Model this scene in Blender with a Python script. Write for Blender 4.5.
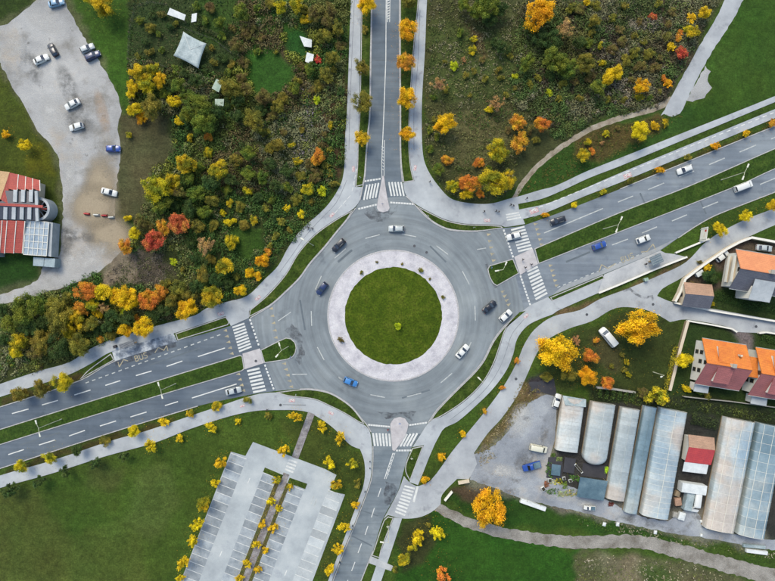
import bpy, bmesh, math, random
import numpy as np
from mathutils import Vector
random.seed(7); RNG = np.random.default_rng(7)
for o in list(bpy.data.objects): bpy.data.objects.remove(o)

# ------------------------------------------------------------------ image coordinates
# The place is laid out in image pixel coordinates: pixels of 0.28 m, x to the right, y down.
S = 0.28; H = 148.0; CX, CY = 387.5, 290.5
R = math.radians
def P(u, v, z=0.0):
    """image point sighted from the drone's height, for something z metres up"""
    f = S*(H-z)/H
    return ((u-CX)*f, (CY-v)*f, z)
def G(u, v): return ((u-CX)*S, (CY-v)*S)

# ------------------------------------------------------------------ camera, sky, sun
scn = bpy.context.scene
C = scn.collection
cd = bpy.data.cameras.new('camera'); cam = bpy.data.objects.new('camera', cd); C.objects.link(cam)
cam.location = (0, 0, H); cam.rotation_euler = (0, 0, 0)
cd.sensor_width = 36; cd.lens = 18/(CX*S/H); cd.clip_end = 9000; cd.clip_start = 1
scn.camera = cam
SUN_EL, SUN_AZ = R(50), R(26)          # azimuth: degrees left of image-up
w = bpy.data.worlds.new('World'); scn.world = w; w.use_nodes = True
nt = w.node_tree; bg = nt.nodes['Background']
sky = nt.nodes.new('ShaderNodeTexSky'); sky.sky_type = 'NISHITA'; sky.sun_disc = False
sky.sun_elevation = SUN_EL; sky.sun_rotation = -SUN_AZ; sky.air_density = 1.0; sky.dust_density = 2.0
nt.links.new(sky.outputs[0], bg.inputs[0]); bg.inputs[1].default_value = 0.15
sd = bpy.data.lights.new('sun', 'SUN'); sd.energy = 1.3; sd.angle = R(28); sd.color = (1.0, .93, .82)
so = bpy.data.objects.new('sun', sd); C.objects.link(so)
dv = Vector((-math.sin(SUN_AZ)*math.cos(SUN_EL), math.cos(SUN_AZ)*math.cos(SUN_EL), math.sin(SUN_EL)))
so.rotation_euler = dv.to_track_quat('Z', 'Y').to_euler(); so.location = (0, 0, 200)
scn.view_settings.view_transform = 'Standard'; scn.view_settings.look = 'None'
scn.view_settings.exposure = 1.56; scn.view_settings.gamma = 1

# ------------------------------------------------------------------ colour and material helpers
GAIN = (2.1, 2.14, 2.5)
def lin(c): c = c/255; return c/12.92 if c <= .04045 else ((c+.055)/1.055)**2.4
def A(r, g, b, k=1.0): return tuple(min(.85, lin(c)/q*k) for c, q in zip((r, g, b), GAIN))
def new_mat(name):
    m = bpy.data.materials.new(name); m.use_nodes = True
    n = m.node_tree.nodes; return m, n, m.node_tree.links, n['Principled BSDF']
def ramp(n, stops):
    r = n.new('ShaderNodeValToRGB'); e = r.color_ramp.elements
    while len(e) < len(stops): e.new(.5)
    for i, (p, c) in enumerate(stops): e[i].position = p; e[i].color = (*c, 1)
    return r
def noise(n, l, co, scale, detail=4, rough=.6, stretch=None):
    t = n.new('ShaderNodeTexNoise'); t.inputs['Scale'].default_value = scale
    t.inputs['Detail'].default_value = detail; t.inputs['Roughness'].default_value = rough
    if stretch:
        mp = n.new('ShaderNodeMapping'); mp.inputs['Scale'].default_value = stretch[:3]
        if len(stretch) > 3: mp.inputs['Rotation'].default_value = (0, 0, stretch[3])
        l.new(co, mp.inputs[0]); co = mp.outputs[0]
    l.new(co, t.inputs['Vector']); return t.outputs[0]
def mul(n, l, col, fac, lo, hi):
    mr = n.new('ShaderNodeMapRange'); mr.inputs[1].default_value = .3; mr.inputs[2].default_value = .7
    mr.inputs[3].default_value = lo; mr.inputs[4].default_value = hi; l.new(fac, mr.inputs[0])
    mx = n.new('ShaderNodeVectorMath'); mx.operation = 'SCALE'; l.new(col, mx.inputs[0]); l.new(mr.outputs[0], mx.inputs[3])
    return mx.outputs[0]
def mat(name, cols, scale=.15, rough=.85, fine=6.0, amp=.22, bump=.0, spec=.3, stretch=None, streak=0, coord='world', metal=0, lo=.32, hi=.68, patch=None):
    m, n, l, b = new_mat(name)
    if coord == 'world': co = n.new('ShaderNodeNewGeometry').outputs['Position']
    else: co = n.new('ShaderNodeTexCoord').outputs['Object']
    f = noise(n, l, co, scale, 6, .65, stretch)
    k = len(cols); rp = ramp(n, [(lo+(hi-lo)*i/max(1, k-1), c) for i, c in enumerate(cols)]); l.new(f, rp.inputs[0])
    col = rp.outputs[0]
    for pc, ps, p0, p1, *po in (patch or []):
        off = n.new('ShaderNodeVectorMath'); off.operation = 'ADD'; off.inputs[1].default_value = po[0] if po else (13, 7, 3); l.new(co, off.inputs[0])
        mr = n.new('ShaderNodeMapRange'); mr.inputs[1].default_value = p0; mr.inputs[2].default_value = p1; l.new(noise(n, l, off.outputs[0], ps, 6, .68), mr.inputs[0])
        mx = n.new('ShaderNodeMix'); mx.data_type = 'RGBA'; l.new(mr.outputs[0], mx.inputs[0]); l.new(col, mx.inputs[6]); mx.inputs[7].default_value = (*pc, 1); col = mx.outputs[2]
    if amp:
        f2 = noise(n, l, co, fine, 3, .7); col = mul(n, l, col, f2, 1-amp, 1+amp)
    if streak:
        f3 = noise(n, l, co, .9, 4, .6, (.05, 1, 1, streak)); col = mul(n, l, col, f3, .82, 1.14)
    l.new(col, b.inputs['Base Color']); b.inputs['Roughness'].default_value = rough
    b.inputs['Specular IOR Level'].default_value = spec; b.inputs['Metallic'].default_value = metal
    if bump:
        bp = n.new('ShaderNodeBump'); bp.inputs['Strength'].default_value = bump; bp.inputs['Distance'].default_value = .25
        l.new(noise(n, l, co, fine*.5, 4, .7), bp.inputs['Height']); l.new(bp.outputs[0], b.inputs['Normal'])
    return m
def plain(name, c, rough=.6, spec=.4, metal=0, coat=0, amp=.12, scale=1.5):
    m = mat(name, [tuple(x*.88 for x in c), c], scale, rough, 9, amp, 0, spec, coord='obj', metal=metal)
    if coat: m.node_tree.nodes['Principled BSDF'].inputs['Coat Weight'].default_value = coat
    return m
M = {}
def ring_asphalt(name, c1, c2, c3):
    m = mat(name, [c1, c2, c3], .07, .82, 14, .10, .1, patch=[(tuple(x*.78 for x in c1), .16, .6, .78)])
    n = m.node_tree.nodes; l = m.node_tree.links; b = n['Principled BSDF']; src = b.inputs['Base Color'].links[0].from_socket
    pos = n.new('ShaderNodeNewGeometry').outputs['Position']; cx, cy = G(393.3, 315.7)
    sb = n.new('ShaderNodeVectorMath'); sb.operation = 'SUBTRACT'; sb.inputs[1].default_value = (cx, cy, 0); l.new(pos, sb.inputs[0])
    ln = n.new('ShaderNodeVectorMath'); ln.operation = 'LENGTH'; l.new(sb.outputs[0], ln.inputs[0])
    sx = n.new('ShaderNodeSeparateXYZ'); l.new(sb.outputs[0], sx.inputs[0])
    an = n.new('ShaderNodeMath'); an.operation = 'ARCTAN2'; l.new(sx.outputs[1], an.inputs[0]); l.new(sx.outputs[0], an.inputs[1])
    cb = n.new('ShaderNodeCombineXYZ'); l.new(ln.outputs['Value'], cb.inputs[0]); l.new(an.outputs[0], cb.inputs[1])
    mp = n.new('ShaderNodeMapping'); mp.inputs['Scale'].default_value = (1.0, 1.2, 1); l.new(cb.outputs[0], mp.inputs[0])
    l.new(mul(n, l, src, noise(n, l, mp.outputs[0], .8, 4, .65), .78, 1.16), b.inputs['Base Color']); return m
def grass_mat(name, cols, bump=.9):
    return mat(name, cols, .35, .95, 2.2, .5, bump, .1)
M['verge'] = grass_mat('verge_grass', [A(44, 58, 18), A(60, 80, 26), A(82, 94, 40)])
M['median'] = grass_mat('median_grass', [A(40, 60, 18), A(54, 78, 26), A(70, 90, 34)])
M['island'] = grass_mat('island_grass', [A(56, 76, 12), A(70, 88, 16), A(88, 100, 28)], .5)
M['asphalt'] = ring_asphalt('asphalt_roundabout', A(114, 123, 132), A(131, 140, 149), A(149, 157, 164))
M['asphalt_w'] = mat('asphalt_west', [A(80, 92, 108), A(95, 107, 122), A(110, 121, 134)], .08, .82, 14, .10, .1, streak=-.31, patch=[(A(70, 84, 98), .2, .58, .75)])
M['asphalt_e'] = mat('asphalt_east', [A(104, 115, 129), A(121, 131, 145), A(138, 147, 158)], .08, .82, 14, .10, .1, streak=-.39, patch=[(A(98, 110, 126), .2, .58, .75)])
M['asphalt_n'] = mat('asphalt_north', [A(84, 97, 111), A(101, 113, 126), A(118, 128, 138)], .08, .82, 14, .10, .1, streak=1.55)
M['asphalt_s'] = mat('asphalt_south', [A(96, 109, 120), A(117, 128, 139), A(142, 151, 159)], .08, .82, 14, .10, .1, streak=1.2)
M['lane'] = mat('light_lane_asphalt', [A(150, 155, 164), A(172, 177, 186), A(188, 193, 200)], .12, .85, 10, .10, .1, patch=[(A(136, 140, 150), .25, .56, .74)])
M['pave'] = mat('pavement_asphalt', [A(154, 160, 170), A(176, 182, 191), A(192, 198, 206)], .13, .85, 9, .10, .1, patch=[(A(140, 144, 156), .3, .57, .72)])
M['concrete'] = mat('island_concrete', [A(178, 174, 180), A(204, 201, 207)], .6, .8, 8, .10, .1)
M['apron'] = mat('granite_setts', [A(178, 176, 188), A(204, 202, 212), A(220, 218, 226)], .35, .8, 5, .16, .5)
M['kerb'] = mat('kerb_stone', [A(160, 160, 164), A(196, 195, 198)], 1.2, .8, 8, .12)
M['gravel'] = mat('gravel', [A(148, 149, 153), A(174, 175, 179), A(194, 194, 196)], .07, .95, 5, .2, .6, patch=[(A(136, 134, 132), .13, .52, .7), (A(176, 164, 150), .035, .52, .66, (31, 80, 0)), (A(106, 104, 102), .32, .62, .74, (5, 50, 0))])
M['yard'] = mat('yard_gravel', [A(124, 130, 142), A(154, 160, 172), A(184, 190, 198)], .10, .95, 5, .2, .5, patch=[(A(112, 112, 116), .2, .55, .7), (A(176, 170, 166), .06, .54, .66, (3, 40, 0))])
M['dirt'] = mat('dirt_track', [A(112, 106, 98), A(146, 142, 138), A(168, 164, 160)], .25, .95, 4, .28, .6)
M['path'] = mat('trodden_path', [A(120, 108, 92), A(158, 148, 134), A(178, 172, 162)], .3, .95, 4, .25, .5)
M['paver'] = mat('car_park_asphalt', [A(158, 166, 175), A(178, 186, 194), A(194, 200, 206)], .12, .85, 8, .10, .1, patch=[(A(158, 166, 178), .22, .56, .72)])
def stall_mat(name, cd, cl):
    m = mat(name, [cd, tuple((a+b)/2 for a, b in zip(cd, cl)), cl], .35, .9, 6, .14, .2)
    n = m.node_tree.nodes; l = m.node_tree.links; b = n['Principled BSDF']; src = b.inputs['Base Color'].links[0].from_socket
    oi = n.new('ShaderNodeObjectInfo'); mr = n.new('ShaderNodeMapRange'); mr.inputs[3].default_value = .78; mr.inputs[4].default_value = 1.2; l.new(oi.outputs['Random'], mr.inputs[0])
    sc = n.new('ShaderNodeVectorMath'); sc.operation = 'SCALE'; l.new(src, sc.inputs[0]); l.new(mr.outputs[0], sc.inputs[3]); l.new(sc.outputs[0], b.inputs['Base Color']); return m
M['stall'] = stall_mat('stall_paving', A(128, 138, 150), A(176, 184, 193))
M['stall_l'] = stall_mat('stall_paving_light', A(168, 176, 184), A(194, 200, 206))
M['walk'] = mat('old_walk_paving', [A(106, 100, 104), A(142, 138, 142), A(172, 170, 174)], .5, .9, 4, .2, .3)
M['white'] = mat('road_paint_white', [A(198, 200, 202), A(232, 234, 236)], .9, .7, 7, .10)
M['white_w'] = mat('worn_paint_white', [A(158, 164, 168), A(206, 210, 212)], .9, .75, 7, .16)
M['yellow'] = mat('worn_paint_yellow', [A(140, 138, 128), A(196, 182, 148)], .9, .75, 7, .16)
M['pinkp'] = mat('worn_paint_red', [A(180, 150, 156), A(206, 140, 146)], 1.2, .8, 7, .2)
M['bay'] = mat('bay_paving', [A(140, 146, 154), A(158, 163, 170), A(172, 176, 182)], .2, .85, 8, .12)
M['stop_white'] = mat('platform_paving', [A(96, 106, 122), A(140, 150, 166), A(196, 202, 212)], .45, .85, 5, .2, lo=.38, hi=.62)
M['stop_e'] = mat('platform_paving_pale', [A(156, 160, 168), A(182, 185, 192), A(198, 200, 206)], .2, .85, 6, .12)
M['bark'] = plain('bark', A(86, 70, 54), .95, .1)
M['steel'] = plain('galvanised_steel', A(196, 200, 200), .45, .5, .3)
M['pole'] = plain('painted_pole', A(214, 214, 196), .5, .4)
M['lampglass'] = plain('lamp_head', A(232, 232, 220), .4)
M['black'] = plain('black_plastic', A(34, 35, 38), .5)
M['tyre'] = plain('tyre_rubber', A(30, 30, 32), .9, .2)
M['rim'] = plain('alloy', A(168, 170, 174), .4, .5, .6)
M['glass'] = plain('car_glass', A(36, 44, 54), .08, .7, amp=.03)
M['headl'] = plain('headlight', A(226, 230, 234), .15, .6, amp=.03)
M['taill'] = plain('tail_light', A(150, 30, 28), .25, .5, amp=.03)
M['wallw'] = plain('white_render', A(244, 242, 238), .85, .2)
M['wallc'] = plain('cream_wall', A(222, 208, 190), .85, .2)
M['wallg'] = plain('grey_wall', A(170, 168, 164), .9, .2)
M['wood'] = plain('weathered_wood', A(150, 134, 112), .9, .2)
M['winframe'] = plain('window_frame', A(168, 150, 120), .6)
M['pane'] = plain('window_pane', A(60, 62, 66), .1, .6, amp=.04)
def stain_mat():
    m, n, l, b = new_mat('tar_stain')
    co = n.new('ShaderNodeNewGeometry').outputs['Position']
    f = noise(n, l, co, .55, 5, .65)
    r = ramp(n, [(.40, (0, 0, 0)), (.66, (.6,)*3)]); l.new(f, r.inputs[0])
    l.new(r.outputs[0], b.inputs['Alpha']); b.inputs['Base Color'].default_value = (*A(62, 62, 70), 1); b.inputs['Roughness'].default_value = .8
    return m
M['stain'] = stain_mat()
M['seal'] = mat('crack_seal', [A(116, 120, 130), A(150, 155, 164)], .8, .8, 5, .2)

# ------------------------------------------------------------------ object helpers
def tag(o, label=None, cat=None, group=None, kind=None):
    if label: o['label'] = label
    if cat: o['category'] = cat
    if group: o['group'] = group
    if kind: o['kind'] = kind
    return o
def obj(name, me, m=None, parent=None):
    o = bpy.data.objects.new(name, me); C.objects.link(o)
    if m is not None:
        if len(me.materials) == 0: me.materials.append(m)
        elif me.materials[0] != m:
            o.material_slots[0].link = 'OBJECT'; o.material_slots[0].material = m
    if parent: o.parent = parent
    return o
def thing(name, label, cat, loc=(0, 0, 0), rz=0, group=None):
    o = bpy.data.objects.new(name, None); C.objects.link(o); o.empty_display_size = .3
    o.location = loc; o.rotation_euler = (0, 0, rz); return tag(o, label, cat, group)
def pyd(name, v, f):
    me = bpy.data.meshes.new(name); me.from_pydata([tuple(x) for x in v], [], f); me.update(); return me
def copy_tree(o, parent=None):
    c = o.copy(); C.objects.link(c); c.parent = parent
    for ch in o.children: copy_tree(ch, c)
    return c
BOXF = [(0, 3, 2, 1), (4, 5, 6, 7), (0, 1, 5, 4), (1, 2, 6, 5), (2, 3, 7, 6), (3, 0, 4, 7)]
class MB:
    """collects shapes into one mesh"""
    def __init__(s): s.v = []; s.f = []
    def add(s, v, f):
        b = len(s.v); s.v += [tuple(x) for x in v]; s.f += [tuple(i+b for i in q) for q in f]; return s
    def box(s, x0, y0, z0, x1, y1, z1):
        return s.add([(x0, y0, z0), (x1, y0, z0), (x1, y1, z0), (x0, y1, z0), (x0, y0, z1), (x1, y0, z1), (x1, y1, z1), (x0, y1, z1)], BOXF)
    def bar(s, a, b, w, h=None):
        a = Vector(a); b = Vector(b); h = h or w; d = (b-a).normalized()
        u = d.cross(Vector((0, 0, 1)))
        if u.length < 1e-3: u = Vector((1, 0, 0))
        u.normalize(); t = u.cross(d)
        q = [(-1, -1), (1, -1), (1, 1), (-1, 1)]
        return s.add([p+u*i*w/2+t*j*h/2 for p in (a, b) for i, j in q], BOXF)
    def tube(s, pts, rad, n=8, caps=True):
        rings = []; base = len(s.v)
        for i, p in enumerate(pts):
            p = Vector(p); d = (Vector(pts[min(i+1, len(pts)-1)])-Vector(pts[max(i-1, 0)])).normalized()
            u = d.cross(Vector((.3, .9, .1))).normalized(); t = d.cross(u)
            r = rad[i] if hasattr(rad, '__len__') else rad
            for k in range(n):
                a = 2*math.pi*k/n; s.v.append(tuple(p+u*math.cos(a)*r+t*math.sin(a)*r))
        for i in range(len(pts)-1):
            for k in range(n):
                k2 = (k+1) % n; s.f.append((base+i*n+k, base+i*n+k2, base+(i+1)*n+k2, base+(i+1)*n+k))
        if caps:
            s.f.append(tuple(base+k for k in range(n))[::-1]); s.f.append(tuple(base+(len(pts)-1)*n+k for k in range(n)))
        return s
    def mesh(s, name='m'): return pyd(name, s.v, s.f)
    def build(s, name, m, parent=None): return obj(name, s.mesh(name), m, parent)

def smooth(pts, closed=True, k=4, corner=38):
    n = len(pts); out = []; V = [Vector((p[0], p[1])) for p in pts]
    def corn(i):
        if not closed and i in (0, n-1): return True
        a = V[i]-V[i-1]; b = V[(i+1) % n]-V[i]
        if a.length < 1e-6 or b.length < 1e-6: return True
        return abs(math.degrees(a.angle(b, 0))) > corner
    for i in range(n if closed else n-1):
        p1 = V[i]; p2 = V[(i+1) % n]
        t1 = (p2-p1) if corn(i) else (p2-V[i-1])*.5
        t2 = (p2-p1) if corn((i+1) % n) else (V[(i+2) % n]-p1)*.5
        L = (p2-p1).length; t1 = t1.normalized()*L; t2 = t2.normalized()*L
        kk = max(1, min(k, int(L/3)))
        for j in range(kk):
            t = j/kk; h1 = 2*t**3-3*t*t+1; h2 = t**3-2*t*t+t; h3 = 1-h1; h4 = t**3-t*t
            q = p1*h1+t1*h2+p2*h3+t2*h4; out.append((q.x, q.y))
    if not closed: out.append((V[-1].x, V[-1].y))
    return out
def area2(p): return sum(p[i-1][0]*p[i][1]-p[i][0]*p[i-1][1] for i in range(len(p)))
def ccw(p): return p if area2(p) > 0 else p[::-1]
LAYER = [0]
def sheet(name, pix_pts, z, m, kind='structure', parent=None, sm=True, jag=0, label=None):
    """flat sheet or raised slab (z>0.05 gets sides) from an outline in image pixels"""
    pl = smooth(pix_pts) if sm else pix_pts
    if jag:
        q = []
        for i in range(len(pl)):
            a, b = pl[i], pl[(i+1) % len(pl)]; L = math.hypot(b[0]-a[0], b[1]-a[1]); k = max(1, int(L/3))
            for j in range(k):
                t = j/k; q.append((a[0]+(b[0]-a[0])*t+random.uniform(-jag, jag), a[1]+(b[1]-a[1])*t+random.uniform(-jag, jag)))
        pl = q
    w_ = ccw([G(*p) for p in pl]); n = len(w_)
    v = [(x, y, z) for x, y in w_]; f = [tuple(range(n))]
    if z > .05:
        v += [(x, y, -.05) for x, y in w_]; f += [(i, i+n, (i+1) % n+n, (i+1) % n) for i in range(n)]
    o = obj(name, pyd(name, v, f), m, parent)
    if kind and not parent: o['kind'] = kind
    return o
def inset(w_, d):
    n = len(w_); out = []
    for i in range(n):
        p0 = Vector(w_[i-1]); p1 = Vector(w_[i]); p2 = Vector(w_[(i+1) % n])
        a = (p1-p0); b = (p2-p1)
        na = Vector((-a.y, a.x)).normalized(); nb = Vector((-b.y, b.x)).normalized()
        m_ = (na+nb); L = m_.length
        m_ = m_/L if L > 1e-3 else na
        s_ = min(2.0, 1/max(.35, m_.dot(na)))
        out.append(tuple(p1+m_*d*s_))
    return out
def verge(name, pix_pts, m, z=.14, kw=.24):
    """grass bed behind a ring of kerb stones"""
    w_ = ccw([G(*p) for p in smooth(pix_pts)]); i_ = inset(w_, kw); n = len(w_)
    o = obj(name, pyd(name, [(x, y, z+.012) for x, y in i_]+[(x, y, 0) for x, y in i_], [tuple(range(n))]+[(i, i+n, (i+1) % n+n, (i+1) % n) for i in range(n)]), m)
    o['kind'] = 'structure'
    v = [(x, y, -.05) for x, y in w_]+[(x, y, z) for x, y in w_]+[(x, y, z) for x, y in i_]
    f = []
    for i in range(n):
        j = (i+1) % n; f += [(i, j, j+n, i+n), (i+n, j+n, j+2*n, i+2*n)]
    obj('kerb', pyd('kerb', v, f), M['kerb'], o)
    return o
def kerb_line(pix_pts, parent, z=.13, wd=.25, sm=True):
    pl = [G(*p) for p in (smooth(pix_pts, closed=False) if sm else pix_pts)]
    v = []; f = []
    for i, p in enumerate(pl):
        a = Vector(pl[max(i-1, 0)]); b = Vector(pl[min(i+1, len(pl)-1)]); d = (b-a).normalized(); nn = Vector((-d.y, d.x))*wd/2
        p = Vector(p); q = p-nn; r = p+nn
        v += [(q.x, q.y, -.02), (q.x, q.y, z), (r.x, r.y, z), (r.x, r.y, -.02)]
    for i in range(len(pl)-1):
        b = i*4
        for k in range(3): f.append((b+k, b+k+1, b+k+5, b+k+4))
    return obj('kerb', pyd('kerb', v, f), M['kerb'], parent)
def ribbon(name, pix_pts, wd, z, m, kind='structure', parent=None, jag=0):
    pl = smooth(pix_pts, closed=False); L = []; Rr = []
    for i, p in enumerate(pl):
        a = Vector(pl[max(i-1, 0)]); b = Vector(pl[min(i+1, len(pl)-1)]); d = (b-a).normalized(); nn = Vector((-d.y, d.x))
        t = i/(len(pl)-1); ww = wd if not hasattr(wd, '__len__') else wd[0]+(wd[1]-wd[0])*t
        L.append((p[0]+nn.x*ww/2, p[1]+nn.y*ww/2)); Rr.append((p[0]-nn.x*ww/2, p[1]-nn.y*ww/2))
    return sheet(name, L+Rr[::-1], z, m, kind, parent, sm=False, jag=jag)

# ------------------------------------------------------------------ ground (one sheet, soil and grass colours by plot, hall shadow painted in)
def vnoise(n, m, cell, seed):
    r = np.random.default_rng(seed); a = r.random((int(n/cell)+3, int(m/cell)+3))
    yi = np.arange(n)/cell; xi = np.arange(m)/cell
    y0 = yi.astype(int); x0 = xi.astype(int); fy = (yi-y0)[:, None]; fx = (xi-x0)[None, :]
    fy = fy*fy*(3-2*fy); fx = fx*fx*(3-2*fx)
    g = lambda dy, dx: a[(y0+dy)][:, x0+dx]
    return (g(0, 0)*(1-fy)*(1-fx)+g(0, 1)*(1-fy)*fx+g(1, 0)*fy*(1-fx)+g(1, 1)*fy*fx)*2-1
def make_ground():
    st = 2.0
    xs = np.arange(-140, 916, st); ys = np.arange(-140, 722, st)
    far = [-9000, -3500, -1500, -700, -300]
    nx, ny = len(xs), len(ys)
    X, Y = np.meshgrid(xs, ys)
    wx = X+vnoise(ny, nx, 9, 1)*5+vnoise(ny, nx, 3, 2)*2.5; wy = Y+vnoise(ny, nx, 9, 3)*5+vnoise(ny, nx, 3, 4)*2.5
    col = np.zeros((ny, nx, 3)); col[:] = A(64, 86, 30)
    def inside(poly):
        c = np.zeros(X.shape, bool); j = len(poly)-1
        for i in range(len(poly)):
            xi, yi = poly[i]; xj, yj = poly[j]
            if yi != yj:
                c ^= ((yi > wy) != (yj > wy)) & (wx < (xj-xi)*(wy-yi)/(yj-yi)+xi)
            j = i
        return c
    def blur(a, k):
        for _ in range(k):
            p = np.pad(a, 1, mode='edge')
            a = (p[1:-1, 1:-1]*2+p[:-2, 1:-1]+p[2:, 1:-1]+p[1:-1, :-2]+p[1:-1, 2:])/6
        return a
    def paint(poly, c, soft=2, a=1.0):
        mk = blur(inside(poly).astype(float), soft)[..., None]*a; col[:] = col*(1-mk)+np.array(A(*c))*mk
    T = paint
    # lawns and scrub at upper left
    T([(-140, -140), (60, -140), (36, 0), (20, 12), (0, 26), (-140, 60)], (52, 70, 26))
    T([(64, -140), (145, -140), (140, 0), (128, 60), (126, 125), (118, 112), (100, 64), (64, 0)], (60, 90, 28))
    T([(-140, 40), (0, 62), (13, 88), (36, 129), (54, 147), (62, 200), (63, 225), (-140, 225)], (66, 78, 24))
    T([(30, 140), (52, 148), (56, 175), (30, 175)], (96, 96, 20), 4, .7)
    T([(-140, 250), (42, 256), (42, 280), (0, 294), (-140, 320)], (40, 68, 24))  # cast shadow of the hall, painted into the lawn colour
    T([(128, 55), (140, -140), (358, -140), (350, 0), (346, 110), (344, 170), (318, 216), (288, 248), (248, 295), (206, 309), (113, 339), (70, 362), (0, 384), (-140, 430), (-140, 340), (0, 304), (60, 287), (103, 266), (130, 243), (140, 215), (150, 170), (172, 150)], (64, 72, 38))
    T([(130, 5), (240, -20), (240, 75), (200, 75), (170, 64), (128, 60)], (58, 72, 40))
    T([(121, 115), (170, 112), (176, 150), (152, 172), (142, 215), (116, 222), (116, 185)], (82, 80, 54))
    T([(195, 0), (310, -60), (312, 18), (284, 40), (262, 28), (240, 34), (226, 30), (215, 45), (205, 30)], (58, 82, 34))
    T([(262, 36), (300, 2), (308, 22), (284, 44)], (66, 96, 34))
    T([(246, 48), (262, 40), (286, 50), (300, 62), (299, 78), (288, 94), (266, 102), (250, 94), (240, 72)], (54, 92, 34), 4)
    T([(285, 32), (308, 28), (314, 50), (300, 58), (286, 50)], (40, 80, 32))
    T([(318, 84), (345, 80), (343, 165), (326, 185), (316, 140)], (84, 66, 48))
    T([(250, 45), (262, 30), (300, 60), (290, 64), (270, 44)], (78, 66, 50))
    T([(105, 255), (140, 248), (136, 282), (100, 288)], (128, 116, 102))
    T([(136, 252), (160, 250), (178, 274), (160, 286), (134, 284)], (80, 72, 66), 4, .8)
    T([(228, 232), (262, 224), (268, 246), (240, 262)], (56, 84, 30))
    # upper right
    T([(427, -140), (790, -140), (725, 0), (699, 46), (660, 112), (600, 122), (560, 145), (510, 197), (494, 203), (462, 202), (440, 188), (424, 160), (422, 100)], (72, 76, 46))
    T([(560, -140), (760, -140), (712, 0), (690, 60), (650, 102), (560, 120), (535, 92), (560, 50)], (74, 66, 52))
    T([(428, 20), (520, 34), (512, 100), (430, 100)], (72, 84, 44))
    T([(440, 106), (520, 112), (500, 160), (484, 176), (452, 160)], (94, 92, 60))
    T([(470, 18), (486, 40), (482, 60), (474, 52)], (84, 70, 50))
    T([(610, 0), (660, 0), (660, 40), (620, 40)], (70, 74, 54))
    T([(510, 197), (560, 148), (600, 126), (662, 112), (690, 106), (720, 100), (900, 20), (900, 60), (775, 98), (620, 160), (555, 187)], (52, 80, 30))
    T([(575, 135), (660, 118), (668, 130), (600, 160), (575, 158)], (84, 74, 42))
    T([(745, -140), (900, -140), (900, 50), (775, 97), (690, 128), (690, 104), (710, 92), (710, 57), (743, 0)], (56, 84, 28))
    T([(712, 60), (775, 30), (775, 60), (720, 90)], (62, 92, 34), 4, .6)
    T([(525, 224), (620, 186), (900, 72), (900, 90), (620, 190)], (66, 66, 30))
    # lower left field
    T([(-140, 480), (30, 492), (60, 520), (90, 560), (120, 722), (-140, 722)], (76, 86, 38), 8, .8)
    T([(130, 480), (165, 462), (180, 500), (150, 545), (128, 530)], (80, 94, 46), 8, .6)
    T([(95, 455), (125, 470), (110, 495), (80, 490)], (74, 82, 42), 6, .6)
    T([(60, 540), (130, 520), (160, 600), (60, 600)], (80, 94, 40), 8, .7)
    T([(280, 418), (330, 428), (368, 455), (360, 500), (330, 581), (312, 581), (346, 494), (300, 462)], (64, 78, 30))
    T([(0, 473), (115, 433), (180, 416), (180, 422), (115, 442), (0, 480)], (70, 66, 34))
    T([(0, 399), (80, 374), (80, 382), (0, 408)], (74, 66, 38))
    # lower right
    T([(545, 388), (545, 345), (590, 325), (620, 310), (660, 316), (684, 322), (665, 394)], (60, 70, 32))
    T([(590, 335), (618, 330), (620, 372), (596, 366)], (84, 74, 50), 4, .7)
    T([(521, 380), (545, 392), (528, 404), (498, 442), (489, 449), (497, 458), (480, 468), (476, 452), (505, 415)], (104, 92, 62))
    T([(528, 380), (552, 378), (556, 396), (530, 392)], (56, 54, 58))
    T([(557, 312), (600, 294), (690, 258), (690, 264), (600, 302), (560, 318)], (98, 84, 60))
    T([(683, 280), (740, 240), (900, 240), (900, 420), (690, 400), (668, 392), (688, 322), (675, 302)], (48, 66, 30))
    T([(684, 282), (724, 250), (748, 238), (900, 250), (900, 262), (738, 254), (731, 288), (700, 292)], (92, 78, 68))
    T([(703, 266), (721, 266), (721, 282), (703, 282)], (44, 66, 24))
    T([(732, 330), (752, 332), (756, 352), (742, 352)], (112, 104, 106))
    T([(382, 722), (400, 520), (440, 506), (470, 522), (580, 553), (590, 722)], (46, 84, 24))
    T([(442, 497), (470, 481), (580, 514), (700, 548), (640, 538), (580, 534), (468, 515)], (46, 76, 24))
    T([(444, 492), (470, 480), (500, 492), (486, 505), (462, 500)], (84, 70, 54))
    T([(575, 552), (690, 562), (760, 590), (800, 722), (575, 722)], (92, 92, 64))
    T([(600, 552), (640, 556), (650, 590), (610, 590)], (118, 110, 90), 5, .8)
    T([(640, 566), (668, 566), (676, 590), (646, 590)], (64, 84, 36), 5, .8)
    T([(546, 394), (900, 440), (900, 560), (706, 534), (560, 505)], (58, 58, 56))
    T([(590, 384), (690, 398), (900, 420), (900, 440), (590, 402)], (46, 54, 34))
    T([(400, 519), (430, 516), (436, 540), (420, 560), (398, 575)], (62, 68, 36))
    T([(28, -120), (74, -120), (68, 0), (88, 36), (104, 62), (120, 92), (124, 111), (121, 130), (124, 146), (120, 184), (118, 212), (124, 228), (134, 246), (106, 272), (60, 292), (0, 307), (-140, 332), (-140, 316), (0, 291), (38, 276), (42, 258), (58, 250), (60, 210), (57, 170), (51, 150), (33, 130), (10, 88), (-4, 62), (-140, 18), (-140, 0), (0, 23), (18, 10), (34, -2)], (110, 106, 84), 2, .5)
    T([(470, 450), (489, 446), (514, 420), (526, 402), (546, 391), (560, 397), (557, 440), (554, 482), (606, 498), (642, 514), (700, 512), (766, 537), (766, 552), (699, 540), (626, 527), (524, 502), (466, 482)], (122, 118, 108), 2, .75)
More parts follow.
